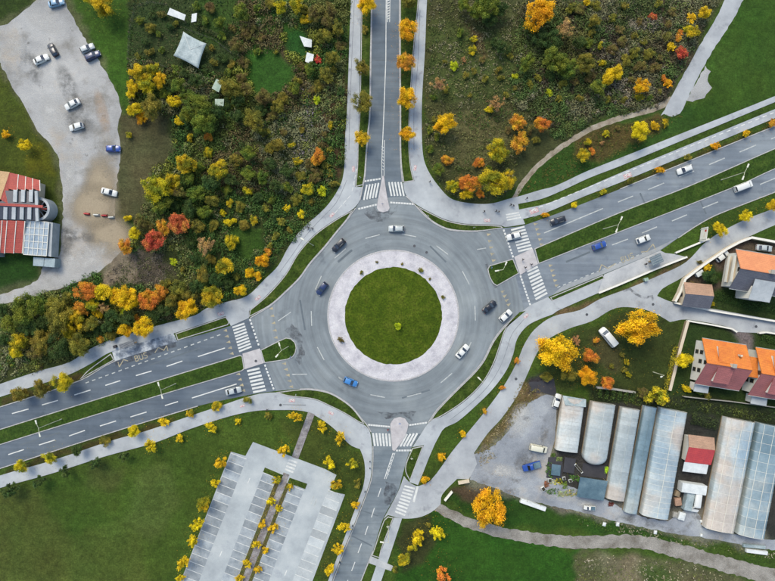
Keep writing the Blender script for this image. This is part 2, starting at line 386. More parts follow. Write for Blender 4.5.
    # broad patchiness
    pat = vnoise(ny, nx, 26, 11)*.5+vnoise(ny, nx, 11, 12)*.35+vnoise(ny, nx, 4, 13)*.35
    col *= (1+.22*pat[..., None])
    hue = (vnoise(ny, nx, 16, 14)*.6+vnoise(ny, nx, 6, 15)*.4)
    col[..., 0] *= 1+.14*hue; col[..., 2] *= 1+.06*hue
    fx = np.array(far+list(xs)+[1100, 1500, 2300, 4500, 9800]); fy = np.array(far+list(ys)+[900, 1300, 2100, 4200, 9600])
    FX, FY = np.meshgrid(fx, fy); NX, NY = len(fx), len(fy)
    colf = np.pad(col, ((5, 5), (5, 5), (0, 0)), mode='edge')
    v = np.stack([(FX-CX)*S, (CY-FY)*S, np.zeros_like(FX)], -1).reshape(-1, 3).astype(np.float32)
    idx = np.arange(NX*NY).reshape(NY, NX)
    f = np.stack([idx[1:, :-1], idx[1:, 1:], idx[:-1, 1:], idx[:-1, :-1]], -1).reshape(-1, 4)
    me = bpy.data.meshes.new('ground'); npoly = len(f)
    me.vertices.add(len(v)); me.vertices.foreach_set('co', v.ravel())
    me.loops.add(npoly*4); me.loops.foreach_set('vertex_index', f.ravel().astype(np.int32))
    me.polygons.add(npoly); me.polygons.foreach_set('loop_start', np.arange(0, npoly*4, 4, dtype=np.int32))
    me.update(calc_edges=True)
    ca = me.color_attributes.new('soil', 'FLOAT_COLOR', 'POINT')
    ca.data.foreach_set('color', np.concatenate([colf.reshape(-1, 3), np.ones((NX*NY, 1))], 1).ravel().astype(np.float32))
    m, n, l, b = new_mat('ground_soil_and_grass')
    at = n.new('ShaderNodeAttribute'); at.attribute_name = 'soil'
    co = n.new('ShaderNodeNewGeometry').outputs['Position']
    c = mul(n, l, at.outputs['Color'], noise(n, l, co, 2.2, 4, .75), .55, 1.46)
    c = mul(n, l, c, noise(n, l, co, .6, 5, .75), .62, 1.38)
    c = mul(n, l, c, noise(n, l, co, .12, 3, .6), .85, 1.15)
    l.new(c, b.inputs['Base Color']); b.inputs['Roughness'].default_value = .95; b.inputs['Specular IOR Level'].default_value = .1
    bp = n.new('ShaderNodeBump'); bp.inputs['Strength'].default_value = .8; bp.inputs['Distance'].default_value = .3
    l.new(noise(n, l, co, 1.8, 5, .75), bp.inputs['Height']); l.new(bp.outputs[0], b.inputs['Normal'])
    o = obj('ground', me, m); o['kind'] = 'structure'
make_ground()

# ------------------------------------------------------------------ roads
RC = (393.3, 315.7)
nl = [(372, -140), (372, 0), (371, 60), (370, 116), (368, 136), (366.4, 156), (365, 176), (363, 186), (360, 200)]
nw = [(355.6, 208), (347, 220), (337, 232), (325, 247), (310, 264), (300, 278), (286, 292), (270, 306), (250, 318)]
wu = [(230, 326), (200, 335), (176, 341), (114, 361.5), (80, 380.5), (0, 407), (-140, 452)]
wl = [(-140, 513), (0, 468.5), (113, 432), (155, 419), (198, 406), (254, 394), (276, 391)]
sw = [(300, 389), (312, 389), (328, 392), (340, 398), (352, 407), (361, 418), (367, 425), (371, 432)]
sl = [(373, 446), (373, 458), (372.5, 470), (371, 481), (364, 501), (354, 527), (345, 549), (336, 573), (325, 602), (280, 722)]
sr = [(306, 722), (361, 581), (373, 551), (383, 519), (398, 491), (402, 477), (405, 466), (408, 456), (412, 447), (421, 434)]
se = [(428, 423), (436, 411), (448, 398), (463, 383), (475, 371), (484, 359), (493.5, 340), (506.5, 324), (524.5, 310.6)]
el = [(531, 305), (548, 297), (603, 274.5), (649, 255.5), (660, 250.5), (678, 238), (696, 226), (714, 216), (744, 204), (775, 192), (916, 134)]
eu = [(916, 70), (775, 126), (620, 189), (525, 225), (503, 228)]
ne = [(478, 231.5), (450, 230), (434, 223), (422, 213), (414, 204), (406, 196)]
nr = [(402.4, 182), (401, 168), (400, 146), (400, 116), (399.5, 60), (399.5, 0), (402, -140)]
ZR = .016
rb = sheet('roundabout_road', nw+[(276, 391)]+sw+[(421, 434)]+se+[(503, 228)]+ne+[(360, 200)], ZR, M['asphalt'])
rw = sheet('road_west', [(250, 318)]+wu+wl, ZR, M['asphalt_w'])
rn = sheet('road_north', nl+[(406, 196)]+nr, ZR, M['asphalt_n'])
rs = sheet('road_south', [(371, 432)]+sl+sr, ZR, M['asphalt_s'])
re_ = sheet('road_east', [(524.5, 310.6)]+el+eu, ZR, M['asphalt_e'])
for pl, par in ((nl, rn), (nr, rn), (nw, rb), (se, rb), (ne, rb), (sw, rb), (wu[2:], rw), (wl[:-2], rw), (eu[:-2], re_), (el[5:], re_), (sl, rs), (sr[:3], rs)):
    kerb_line(pl, par)
lane = sheet('service_road', [(404, 476), (409, 482), (416, 486), (419, 486), (431, 480), (452, 451.6), (469, 431), (483, 414), (504, 385.5), (517, 362), (524.5, 344), (535, 329), (553, 316.5), (580, 310), (600, 299), (628, 288.5), (660, 275), (686, 262), (708, 240), (744, 220), (775, 208), (916, 146),
     (916, 170), (775, 225), (748, 237), (724, 248), (683, 277), (662, 289), (657, 296), (672, 302), (700, 306.5), (775, 320), (916, 344), (916, 360), (775, 334.5), (736, 332), (732, 328), (686, 319.5), (670, 322), (656, 314), (640, 308.5), (616, 308), (592, 321), (568, 329), (545, 341.6), (535, 357), (527, 375), (517, 396), (501, 419), (488, 433), (474, 453), (477, 464), (469, 479), (457, 479), (442, 495), (440.6, 504.5), (431.6, 512), (418.7, 517.5), (402, 518.5), (388, 515), (383.5, 519), (398.4, 491)], .030, M['lane'])
sheet('yard', [(474, 455), (489, 449), (498, 442), (518, 420), (528, 404), (546, 394), (556, 398), (555, 440), (550, 462), (556, 482), (580, 490), (606, 500), (642, 517), (668, 521), (686, 508), (700, 515), (707, 530), (766, 539), (900, 560), (900, 572), (766, 549), (699, 537), (678, 534), (626, 524), (580, 512), (524, 499.5), (504, 491.6), (470, 479.5), (470, 466)], .026, M['yard'], jag=.7)
yard = bpy.data.objects['yard']
ribbon('dirt_track', [(436, 507), (466, 522), (499, 532), (540, 539), (580, 542.5), (640, 542), (682, 552), (730, 566), (800, 584), (900, 610)], (9, 17), .020, M['dirt'], jag=.9)
lot = sheet('gravel_lot', [(30, -120), (72, -120), (65, 0), (72, 15), (85, 39), (101, 64), (117, 93), (121, 111), (117, 129), (121, 145), (117, 184), (115, 209), (118, 226), (129, 243), (104, 268), (86, 279), (60, 288), (30, 298), (0, 304), (-140, 330), (-140, 318), (0, 294), (30, 284), (40, 277), (44, 262), (60, 255), (63, 210), (60, 170), (55, 150), (36, 129), (26, 108), (13, 88), (0, 62), (-140, 20), (-140, 0), (0, 26), (8, 23), (21, 13), (37, 0)], .014, M['gravel'], jag=.9)
def alpha_mat(name, c, sc, p0, p1, amax):
    m, n, l, b = new_mat(name); co = n.new('ShaderNodeNewGeometry').outputs['Position']
    uv = n.new('ShaderNodeAttribute'); uv.attribute_name = 'edge'
    r = n.new('ShaderNodeMapRange'); r.inputs[1].default_value = p0; r.inputs[2].default_value = p1; r.inputs[4].default_value = amax
    l.new(noise(n, l, co, sc, 6, .7), r.inputs[0]); mt = n.new('ShaderNodeMath'); mt.operation = 'MULTIPLY'; l.new(r.outputs[0], mt.inputs[0]); l.new(uv.outputs['Fac'], mt.inputs[1]); l.new(mt.outputs[0], b.inputs['Alpha'])
    l.new(mul(n, l, ramp_c(n, c), noise(n, l, co, 2.5, 4, .7), .8, 1.2), b.inputs['Base Color']); b.inputs['Roughness'].default_value = .95; return m
def ramp_c(n, c):
    q = n.new('ShaderNodeRGB'); q.outputs[0].default_value = (*c, 1); return q.outputs[0]
def soft_patch(name, u, v, ru, rv, ang, m, z, parent):
    n, k = 40, 6; V = []; F = []; E = []; a0 = R(ang)
    for i in range(k+1):
        for j in range(n):
            t = 2*math.pi*j/n; rr = i/k; du = ru*rr*math.cos(t); dv = rv*rr*math.sin(t)
            V.append((*G(u+du*math.cos(a0)-dv*math.sin(a0), v+du*math.sin(a0)+dv*math.cos(a0)), z)); E.append(min(1, (1-rr)*1.8))
    for i in range(k):
        for j in range(n): F.append((i*n+j, i*n+(j+1) % n, (i+1)*n+(j+1) % n, (i+1)*n+j)[::-1])
    me = pyd(name, V, F); at = me.attributes.new('edge', 'FLOAT', 'POINT'); at.data.foreach_set('value', E); return obj(name, me, m, parent)
M['mud'] = alpha_mat('mud_film', A(166, 152, 130), .1, .22, .48, .95); M['mud_d'] = alpha_mat('damp_gravel', A(112, 112, 112), .25, .42, .66, .75); M['mud_w'] = alpha_mat('pale_fines', A(206, 206, 208), .15, .36, .6, .7); M['mud_o'] = alpha_mat('rusty_fines', A(196, 168, 142), .15, .36, .6, .6)
for q in ((100, 190, 20, 40, 0, 'mud'), (110, 236, 30, 24, 20, 'mud'), (92, 206, 30, 26, 0, 'mud'), (68, 86, 10, 26, -22, 'mud_d'), (80, 120, 16, 22, -10, 'mud_d'), (32, 66, 10, 22, -25, 'mud_d'), (88, 258, 30, 14, -25, 'mud_w'), (66, 240, 10, 22, 0, 'mud_d'), (70, 180, 8, 40, 0, 'mud_w'), (102, 112, 7, 26, -14, 'mud_o'), (45, 20, 24, 12, 30, 'mud_w'), (16, 50, 12, 20, -20, 'mud_w'), (78, 236, 24, 7, 5, 'mud_d'), (55, 115, 14, 24, -30, 'mud_w')):
    soft_patch('ground_patch', *q[:5], M[q[5]], .018+.0006*len(lot.children), lot)
YP = [(520, 420, 14, 22, 30, 'mud_w'), (500, 470, 24, 8, 12, 'mud_w'), (545, 428, 5, 16, 10, 'mud_d'), (528, 460, 16, 12, 0, 'mud_d'), (570, 500, 30, 5, 14, 'mud_w'), (640, 522, 26, 5, 14, 'mud_d')]
for i, q in enumerate(YP): soft_patch('ground_patch', *q[:5], M[q[5]], .0305+.0006*i, yard)
road6 = sheet('lane_north_east', [(770, -100), (743, 0), (709, 57), (688.5, 96), (680, 113), (672, 117), (664, 113.5), (661, 116), (668, 103), (678, 85), (699, 46.5), (724.7, 0), (750, -100)], .022, M['lane'], jag=.5)
sheet('gravel_patch', [(690, 94), (705, 66), (711, 72), (707, 79), (711, 88), (705, 97), (692, 101), (687, 101)], .018, M['gravel'], jag=1.2)
ribbon('trodden_path', [(672, 99), (660, 106), (644, 111.5), (602, 124), (582, 134), (560, 148), (541, 163), (526, 179), (513, 199)], (6, 4.6), .014, M['path'], jag=.6)
# pavements and cycle paths (raised slabs)
sheet('pavement_north_west', [(358, -120), (351, 0), (347, 110), (345, 140), (344, 170), (340, 186), (326, 207), (301, 230), (288, 248), (278, 266), (265, 279), (247, 296), (226, 302), (206, 308.5), (196, 315), (156, 326), (113, 339), (90, 349), (70, 362), (38.7, 371), (0, 384), (-140, 430), (-140, 443), (0, 397), (54, 380), (74, 372.5), (92, 363), (111, 352), (175, 333), (226, 316), (231, 326), (249, 318), (249, 311), (267, 295), (285.5, 274), (298, 253), (314, 235), (334.5, 220), (353, 209), (360, 200), (363, 187), (355, 187), (357, 166), (358, 136), (359, 116), (361.5, 0), (366, -120)], .124, M['pave'])
sheet('bus_platform_west', [(112, 351), (173.5, 333), (177.5, 341.4), (115, 361)], .132, M['stop_white'], sm=False)
sheet('pavement_north_east', [(427, -120), (419, 0), (415, 40), (412, 80), (410, 116), (409.5, 146), (411, 166), (414.4, 181), (403, 183), (406, 195), (414, 203), (431.6, 213), (447, 220), (465, 223.7), (488, 224.5), (501, 225.5), (505, 227), (525, 224), (523, 219), (545, 213), (585, 196), (620, 182.5), (775, 118), (916, 60), (916, 51), (775, 109), (620, 173), (569, 195), (545, 204), (519, 209.6), (518, 204), (541, 199), (561, 191), (589, 178), (620, 166), (775, 102), (916, 44), (916, 37), (775, 96), (680, 134), (620, 158), (585, 172), (555, 186), (540, 190), (520, 196), (508, 199), (494, 203), (480, 204), (462, 202), (450, 198), (440, 188), (430, 174), (424, 160), (422, 140), (422, 100), (425, 50), (427, 0), (436, -120)], .124, M['pave'])
sheet('pavement_south_west', [(-140, 535), (0, 488), (51.6, 473.6), (103, 457), (155, 442.6), (190, 429), (228.7, 416.5), (254.5, 411), (275, 410), (303.5, 411), (319, 417.7), (334.5, 429), (345, 440), (352, 446), (360, 449), (364, 460), (365, 474), (363, 487), (358, 501), (347, 531), (338, 555), (328, 581), (270, 722), (279, 722), (324, 602), (335, 573), (344, 549), (353, 527), (363, 501), (370, 481), (371.5, 470), (372, 458), (372, 446), (370, 432), (366, 426), (360, 423), (345, 414), (329, 406), (314, 399.7), (288, 396.3), (276, 392.5), (254, 395), (216, 407.4), (190, 416), (144.5, 431.5), (113.5, 440), (51.6, 460.7), (0, 475.5), (-140, 521)], .124, M['pave'])
sheet('pavement_south_east', [(531, 305), (548, 297), (552, 301), (604, 279), (598, 293), (557, 311), (553, 314), (540, 319), (527, 326), (517, 339), (513, 354.5), (506.5, 370), (493.5, 388), (475.5, 406), (457.4, 421.6), (442, 430.6), (418, 485), (409.5, 482), (424, 445), (412.5, 447), (421, 434), (430, 421.6), (442, 416.5), (465, 401), (483, 383), (493.5, 365), (500, 346.8), (506.5, 328.7), (520.6, 313)], .124, M['pave'])
sheet('bus_platform_east', [(604, 274.5), (649, 255.5), (660, 250.5), (665, 253), (674, 254), (686, 257), (655, 269), (598, 293)], .132, M['stop_e'], sm=False)
sheet('pavement_south', [(394, 517.5), (402, 518.5), (388, 561), (371, 610), (330, 722), (322, 722), (361, 608), (371, 581), (382, 549)], .124, M['pave'])
sheet('pavement_stub', [(371, 556), (393, 566), (391, 571), (369, 563)], .132, M['stop_e'], sm=False)
ribbon('car_park_footpath', [(311.5, 413), (295, 458)], 7, .128, M['walk'])
# verges, medians and splitter islands
verge('verge_north_west', [(353, 210), (334.5, 220.5), (314, 235.5), (298, 253.5), (285.5, 274.5), (267, 295.5), (250, 310), (249, 317), (270, 305.5), (286, 291.5), (300, 277.5), (310, 263.5), (325, 246.5), (337, 231.5), (347, 219.5)], M['verge'])
verge('verge_bus_stop_west', [(175.5, 333.5), (226, 316.5), (229.6, 322), (228, 325), (177.8, 340.4)], M['verge'])
verge('verge_below_bus_stop', [(111, 353.5), (114.5, 360), (80, 379.4), (88, 370.5)], M['verge'])
verge('verge_north_strip', [(361.6, -100), (361.6, 0), (359.4, 116), (358, 136), (357.2, 166), (355.4, 187), (363, 185), (364.8, 176), (366.2, 156), (367.8, 136), (369.8, 116), (370.8, 60), (371.8, 0), (372, -100)], M['verge'])
verge('verge_north_strip_right', [(399.8, -100), (400, 0), (400, 60), (400.3, 116), (400.3, 146), (401.3, 168), (403.5, 182.6), (414, 181), (410.7, 166), (409.2, 146), (409.6, 116), (411.6, 80), (414.6, 40), (418.6, 0), (424, -100)], M['verge'])
verge('verge_north_east', [(415, 205), (431.6, 213.6), (447, 220.6), (465, 224.2), (488, 225), (501, 226), (503, 228), (478, 231.2), (450, 229.6), (434, 222.6), (423, 213)], M['verge'])
verge('verge_south_west', [(276, 392.2), (300, 389.4), (312, 389.4), (328, 392.4), (340, 398.4), (352, 407.4), (361, 418.4), (364.5, 424), (360, 422.6), (345, 413.6), (329, 405.6), (314, 399.3), (288, 396)], M['verge'])
verge('verge_south_east', [(430, 421), (436.4, 411.5), (448.4, 398.5), (463.4, 383.5), (475.4, 371.5), (484.4, 359.5), (493.9, 340.5), (506.9, 324.5), (524, 311.6), (520, 313), (506.2, 328.4), (499.6, 346.6), (493, 364.8), (482.6, 382.7), (464.6, 400.6), (441.6, 416)], M['verge'])
verge('verge_bus_stop_east', [(550, 297.4), (602.6, 275), (604.6, 278.6), (552.4, 301.2)], M['median'])
verge('verge_south_teardrop', [(412.4, 448), (423.4, 445.8), (410, 481), (405.5, 472), (406, 463)], M['verge'])
verge('verge_south_strip', [(388, 516.4), (393.6, 517.6), (382, 548), (379.5, 558), (371.6, 555.4), (374, 549), (384, 520)], M['verge'])
verge('median_west', [(-140, 474), (0, 429), (155, 381), (240, 355), (242.6, 356), (244.6, 369), (242, 371), (155, 397), (0, 445), (-140, 490)], M['median'])
sheet('refuge_west', [(242.6, 353.6), (260, 348.4), (264, 363), (245, 369.2)], .136, M['concrete'], sm=False)
verge('splitter_island_west', [(260.5, 350), (286, 337.6), (291, 338.4), (295, 342), (296.6, 348), (295.6, 353), (293, 357), (288, 359.4), (264.4, 363)], M['median'])
verge('median_east', [(534.2, 248.6), (620, 212), (688, 186), (775, 148), (916, 89), (916, 112), (775, 169), (740, 185), (620, 232), (538.4, 264)], M['median'])
sheet('refuge_east', [(514.2, 257), (532.4, 248.4), (538, 264), (520, 275)], .136, M['concrete'], sm=False)
verge('splitter_island_east', [(513, 258.6), (519, 273.4), (497, 286), (493.4, 284), (489, 276), (487.4, 269), (489.6, 265.4)], M['median'])
sheet('splitter_island_north', [(382.3, 176), (384, 176), (387, 196), (389.6, 208), (388, 211), (383, 212.4), (378.6, 211), (377, 208), (378, 200)], .136, M['concrete'])
sheet('splitter_island_south', [(400, 417), (405, 418.6), (408.6, 424), (406, 434), (400, 444), (394.5, 451), (392.4, 450), (391, 434), (390.4, 424), (394, 418.6)], .136, M['concrete'])
# roundabout centre
def disc(name, r0, r1, z0, z1, m, n=96, dome=0):
    c = G(*RC); rings = 10 if dome else 1
    v = []; f = []
    if dome:
        for i in range(rings+1):
            t = i/rings; rr = r1*(1-t)
            for k in range(n):
                a = 2*math.pi*k/n; jj = 1+(random.uniform(-.008, .008) if i == 0 else 0)
                v.append((c[0]+math.cos(a)*max(rr*jj, .01), c[1]+math.sin(a)*max(rr*jj, .01), z1+dome*(1-(1-t)**2)))
        for i in range(rings):
            for k in range(n): f.append((i*n+k, i*n+(k+1) % n, (i+1)*n+(k+1) % n, (i+1)*n+k))
    else:
        for rr, z in ((r1, -.02), (r1, z0), (r0, z1), (r0, -.02)):
            for k in range(n):
                a = 2*math.pi*k/n; v.append((c[0]+math.cos(a)*rr, c[1]+math.sin(a)*rr, z))
        for i in range(3):
            for k in range(n): f.append((i*n+k, i*n+(k+1) % n, (i+1)*n+(k+1) % n, (i+1)*n+k))
    o = obj(name, pyd(name, v, f), m); o['kind'] = 'structure'; return o
apron = disc('roundabout_apron', 48*S, 66*S, .08, .14, M['apron'])
isl = disc('roundabout_island', 0, 49.2*S, 0, .12, M['island'], dome=.8)
# setts of the apron: rings of granite blocks, joined (too small to pick apart)
sheet('bus_bay_east', [(552, 295.2), (562, 286.4), (646, 252.4), (676, 238.6), (660, 250.1), (649, 255.1), (603, 274.1)], ZR+.004, M['bay'], sm=False)
kr = MB()
c0 = G(*RC)
for rr, wdt in ((65.7, .3),):
    n = 150
    for k in range(n):
        a0 = 2*math.pi*(k+.06)/n; a1 = 2*math.pi*(k+.94)/n
        q = [(c0[0]+math.cos(a)*r_, c0[1]+math.sin(a)*r_) for r_ in (rr*S-wdt, rr*S) for a in (a0, a1)]
        kr.add([(q[0][0], q[0][1], .09), (q[2][0], q[2][1], .09), (q[3][0], q[3][1], .09), (q[1][0], q[1][1], .09), (q[0][0], q[0][1], .125), (q[2][0], q[2][1], .115), (q[3][0], q[3][1], .115), (q[1][0], q[1][1], .125)], BOXF)
ko = kr.build('kerb_stones', M['kerb'], apron); ko['kind'] = 'stuff'
# ------------------------------------------------------------------ painted markings: each stripe its own thin sheet, child of its road
QUAD = pyd('paint_stripe', [(-.5, -.5, 0), (.5, -.5, 0), (.5, .5, 0), (-.5, .5, 0)], [(0, 1, 2, 3)]); QUAD.materials.append(M['white'])
TRI = pyd('paint_tooth', [(-.5, -.5, 0), (.5, -.2, 0), (-.5, .5, 0)], [(0, 1, 2)]); TRI.materials.append(M['yellow'])
ZM = ZR+.010
def stripe(name, a, b, wd, parent, m=None, z=ZM):
    """a, b end points, wd width, in image pixels"""
    x0, y0 = G(*a); x1, y1 = G(*b); o = obj(name, QUAD, m or M['white'], parent)
    o.location = ((x0+x1)/2, (y0+y1)/2, z); o.rotation_euler = (0, 0, math.atan2(y1-y0, x1-x0)); o.scale = (math.hypot(x1-x0, y1-y0), wd*S, 1); return o
def lerp(a, b, t): return (a[0]+(b[0]-a[0])*t, a[1]+(b[1]-a[1])*t)
def zebra(Aq, B, Cq, D, n, parent, along=True, z=ZM):
    """stripes run from edge A-D to edge B-C"""
    for i in range(n):
        t = (i+.5)/n
        L = math.hypot(D[0]-Aq[0], D[1]-Aq[1])/n
        stripe('zebra_stripe', lerp(Aq, D, t), lerp(B, Cq, t), L*.56, parent, z=z)
def zebra_v(Aq, B, Cq, D, n, parent):
    for i in range(n):
        t = (i+.5)/n; L = math.hypot(B[0]-Aq[0], B[1]-Aq[1])/n
        stripe('zebra_stripe', lerp(Aq, B, t), lerp(D, Cq, t), L*.56, parent)
def dashes(a, b, n, parent, ln=2.2, wd=1.7, m=None, name='crossing_block', z=ZM):
    L = math.hypot(b[0]-a[0], b[1]-a[1])
    for i in range(n):
        t = (i+.5)/n; p = lerp(a, b, t); d = ((b[0]-a[0])/L, (b[1]-a[1])/L)
        stripe(name, (p[0]-d[0]*ln/2, p[1]-d[1]*ln/2), (p[0]+d[0]*ln/2, p[1]+d[1]*ln/2), wd, parent, m, z)
def teeth(a, b, n, ang, parent, sz=(4.2, 3.0)):
    for i in range(n):
        p = lerp(a, b, i/(n-1)); x, y = G(*p); o = obj('give_way_tooth', TRI, M['yellow'], parent)
        o.location = (x, y, ZM); o.rotation_euler = (0, 0, R(ang)); o.scale = (sz[0]*S, sz[1]*S, 1)
zebra((232, 326), (244, 322), (252, 348), (239.5, 353), 9, rw)
dashes((249.6, 318.5), (259, 346), 8, rw)
zebra((246.6, 369.5), (259, 366.6), (266.6, 391.4), (253.6, 394), 7, rw)
dashes((264.6, 364), (274, 390), 8, rw)
zebra((510.6, 228.5), (524, 225), (532.6, 249.5), (518.6, 253), 8, re_)
dashes((503.4, 229), (513.4, 258), 9, re_)
zebra((526.4, 269.8), (537.2, 265), (547.8, 294.4), (536, 301), 9, re_)
dashes((520.2, 275), (530.4, 305.6), 10, re_)
zebra((505.6, 213.6), (518.4, 211.2), (521.2, 218.6), (507, 221.4), 3, re_, z=.132)
zebra_v((365.4, 185), (380, 182.6), (377, 197.4), (362.4, 200.2), 5, rn)
zebra_v((387.4, 182), (402.6, 182), (405.4, 196), (390, 196), 5, rn)
dashes((364, 181.3), (381, 178.6), 6, rn); dashes((358, 209), (377, 204.4), 7, rn); dashes((390, 202.4), (414, 204), 9, rn)
zebra_v((371.4, 433), (390.8, 433.6), (391.8, 446.4), (373.4, 446), 6, rs)
zebra_v((405.4, 434.2), (419, 433), (411.8, 446), (398.6, 446.6), 4, rs)
dashes((368, 424.8), (390, 426.8), 9, rs); dashes((409, 425.2), (427, 422.6), 7, rs); dashes((395.6, 450.6), (412, 450.4), 6, rs)
zebra((405, 484.4), (415.4, 487), (404.5, 517), (394.6, 513), 9, lane, z=.042)
stripe('stop_line', (417.6, 486.5), (413.6, 502), 2.2, lane, z=.042)
teeth((489, 234), (494, 260), 5, 22, re_); teeth((536, 223.5), (542, 244), 5, 22, re_); teeth((551, 265), (557, 285), 5, 22, re_); teeth((503, 291), (509, 304), 4, 40, re_)
teeth((271, 309), (275.6, 338), 5, 198, rw); teeth((225, 331), (231.4, 354), 5, 198, rw); teeth((284, 364), (291, 387), 5, 188, rw); teeth((238, 374.5), (243, 391), 4, 198, rw)
# lane lines
for a, b in (((12, 413.6), (28.6, 409)), ((42, 405), (58, 400.4)), ((74.4, 395), (90.6, 390)), ((105.4, 385.4), (120.4, 380.6)), ((136, 375.6), (151.6, 371)), ((166.6, 366.4), (182.4, 361)), ((198, 356.6), (225, 348)), ((-19, 423.5), (-3, 418.5)),
             ((8.4, 454.6), (24, 449.6)), ((39, 445), (55, 440)), ((69, 436), (85, 430.4)), ((100, 426), (116, 421)), ((130.4, 417), (146.6, 412)), ((165, 405.6), (178, 401.6)), ((192, 398), (236.6, 384))):
    stripe('lane_line', a, b, 1.0, rw, M['white'])
for a, b in (((544, 233), (603, 208.4)), ((618, 202), (633, 196)), ((648, 189.6), (664, 183)), ((679, 177), (694, 171)), ((709, 164.6), (724.6, 158)), ((739.6, 152), (756, 145)), ((771, 139), (787, 132)), ((760, 184.4), (778, 177)), ((702.7, 208), (718, 201.8)), ((671.8, 221), (687, 214.7)), ((642, 233), (657, 226.8)), ((612, 245), (628, 239))):
    stripe('lane_line', a, b, 1.0, re_, M['white_w'])
for a, b in (((381, 488), (378, 497)), ((374.4, 508), (371.4, 517.4)), ((368, 526), (365, 535)), ((361.6, 543.6), (358, 553)), ((355, 562), (351.6, 571)), ((348, 580), (344, 590))): stripe('lane_line', a, b, .8, rs)
stripe('centre_line', (393, 453), (384.4, 479), .8, rs); stripe('centre_line', (395, 453), (386, 479), .6, rs)
for i in range(7): stripe('hatch_bar', lerp((393, 453), (386, 476), i/7), lerp((394.6, 455), (387.6, 478), i/7), .7, rs)
stripe('centre_line', (386.6, -60), (385.8, 60), .8, rn); stripe('centre_line', (385.8, 60), (383.6, 120), .8, rn); stripe('centre_line', (383.6, 120), (381.6, 165), .8, rn); stripe('centre_line', (384.4, 140), (384, 176), .6, rn); stripe('centre_line', (381.6, 162), (382, 178), .6, rn)
for i in range(9): stripe('hatch_bar', (387.6, -2+i*2.6), (390.2, -3.2+i*2.6), .9, rn)
stripe('centre_line', (390.6, -20), (389.6, 22), .6, rn); stripe('centre_line', (387, -20), (387.4, 22), .6, rn)
for i in range(8): stripe('hatch_bar', (381.6, 146+i*3.2), (384.2, 148+i*3.2), .6, rn)
for k in range(14):
    a = R(104.7-25.71*k); a0, a1 = a-.09, a+.09; q = 82.2
    stripe('lane_line', (RC[0]+math.cos(a0)*q, RC[1]-math.sin(a0)*q), (RC[0]+math.cos(a1)*q, RC[1]-math.sin(a1)*q), .9, rb, M['white_w'])
stripe('lane_line', (278, 321), (291, 312), .8, rb, M['white_w']); stripe('lane_line', (292, 374.4), (307, 374.2), .9, rb, M['white_w'])
stripe('lane_line', (477, 249.5), (486, 248), .8, rb, M['white_w']); stripe('lane_line', (339, 378), (344, 381.4), .7, rb, M['white_w'])
dashes((84, 383.6), (222, 334), 21, rw, 3.6, 1.0, M['white_w'], 'bay_line')
dashes((556, 288), (646, 252), 16, re_, 3.2, .9, M['white_w'], 'bay_line')
dashes((530, 211), (775, 112), 34, re_, 4.2, .9, M['white'], 'cycle_line', .134)
dashes((357, 168), (352, 192), 4, rn, 4, .6, M['white'], 'cycle_line', .134)
dashes((351, 195), (334, 214), 4, rn, 5, .6, M['white'], 'cycle_line', .134)
def strokes(name, pts, wd, parent, m, z=ZM):
    for i in range(len(pts)-1): stripe(name, pts[i], pts[i+1], wd, parent, m, z+.0006*i)
def glyphs(o, ux, uy, parent, m, txt, wd):
    """paint letters: o origin in image pixels, ux along baseline, uy up"""
    F = {'B': [[(0, 0), (0, 1), (.5, 1), (.62, .78), (.5, .54), (0, .54)], [(.5, .54), (.7, .28), (.5, 0), (0, 0)]], 'U': [[(0, 1), (0, .15), (.2, 0), (.5, 0), (.68, .15), (.68, 1)]], 'S': [[(.68, .88), (.5, 1), (.15, 1), (0, .78), (.15, .55), (.55, .46), (.68, .24), (.52, 0), (.12, 0), (0, .12)]]}
    for i, c in enumerate(txt):
        for st in F[c]:
            strokes('painted_letter', [(o[0]+ux[0]*(i+x)+uy[0]*y, o[1]+ux[1]*(i+x)+uy[1]*y) for x, y in st], wd, parent, m)
strokes('zigzag', [(118, 362), (119.4, 367), (123.5, 359.6), (128, 361)], .85, rw, M['yellow'])
glyphs((136, 361.4), (4.4, -1.5), (-1.6, -5), rw, M['yellow'], 'BUS', .8)
strokes('zigzag', [(155, 352.6), (158.4, 347.4), (164, 350.4), (166.6, 345.6), (168, 351)], .85, rw, M['yellow'])
strokes('zigzag', [(599, 272), (601.5, 264.6), (608, 268.5), (615.5, 263.4)], .85, re_, M['yellow'])
glyphs((622.4, 262.6), (4.4, -1.8), (-1.8, -5), re_, M['yellow'], 'BUS', .8)
strokes('zigzag', [(641, 252), (647, 251.5), (653, 244), (655.6, 249.6)], .85, re_, M['yellow'])
def bike_mark(u, v, ang, parent, s=1.0, red=True):
    a = R(ang); T = lambda x, y: (u+(x*math.cos(a)+y*math.sin(a))*s, v+(-x*math.sin(a)+y*math.cos(a))*s)
    if red: stripe('red_panel', T(-3.4, 0), T(3.4, 0), 3.4*s, parent, M['pinkp'], .132)
    z = .136
    for cx in (-2, 2):
        ring = [T(cx+1.1*math.cos(R(t)), 1.1*math.sin(R(t))) for t in range(0, 361, 60)]
        strokes('cycle_symbol', ring, .5*s, parent, M['white'], z)
    strokes('cycle_symbol', [T(-2, 0), T(-.6, -1.6), T(1.4, -1.6), T(2, 0), T(.2, 0), T(-.6, -1.6)], .5*s, parent, M['white'], z+.004)
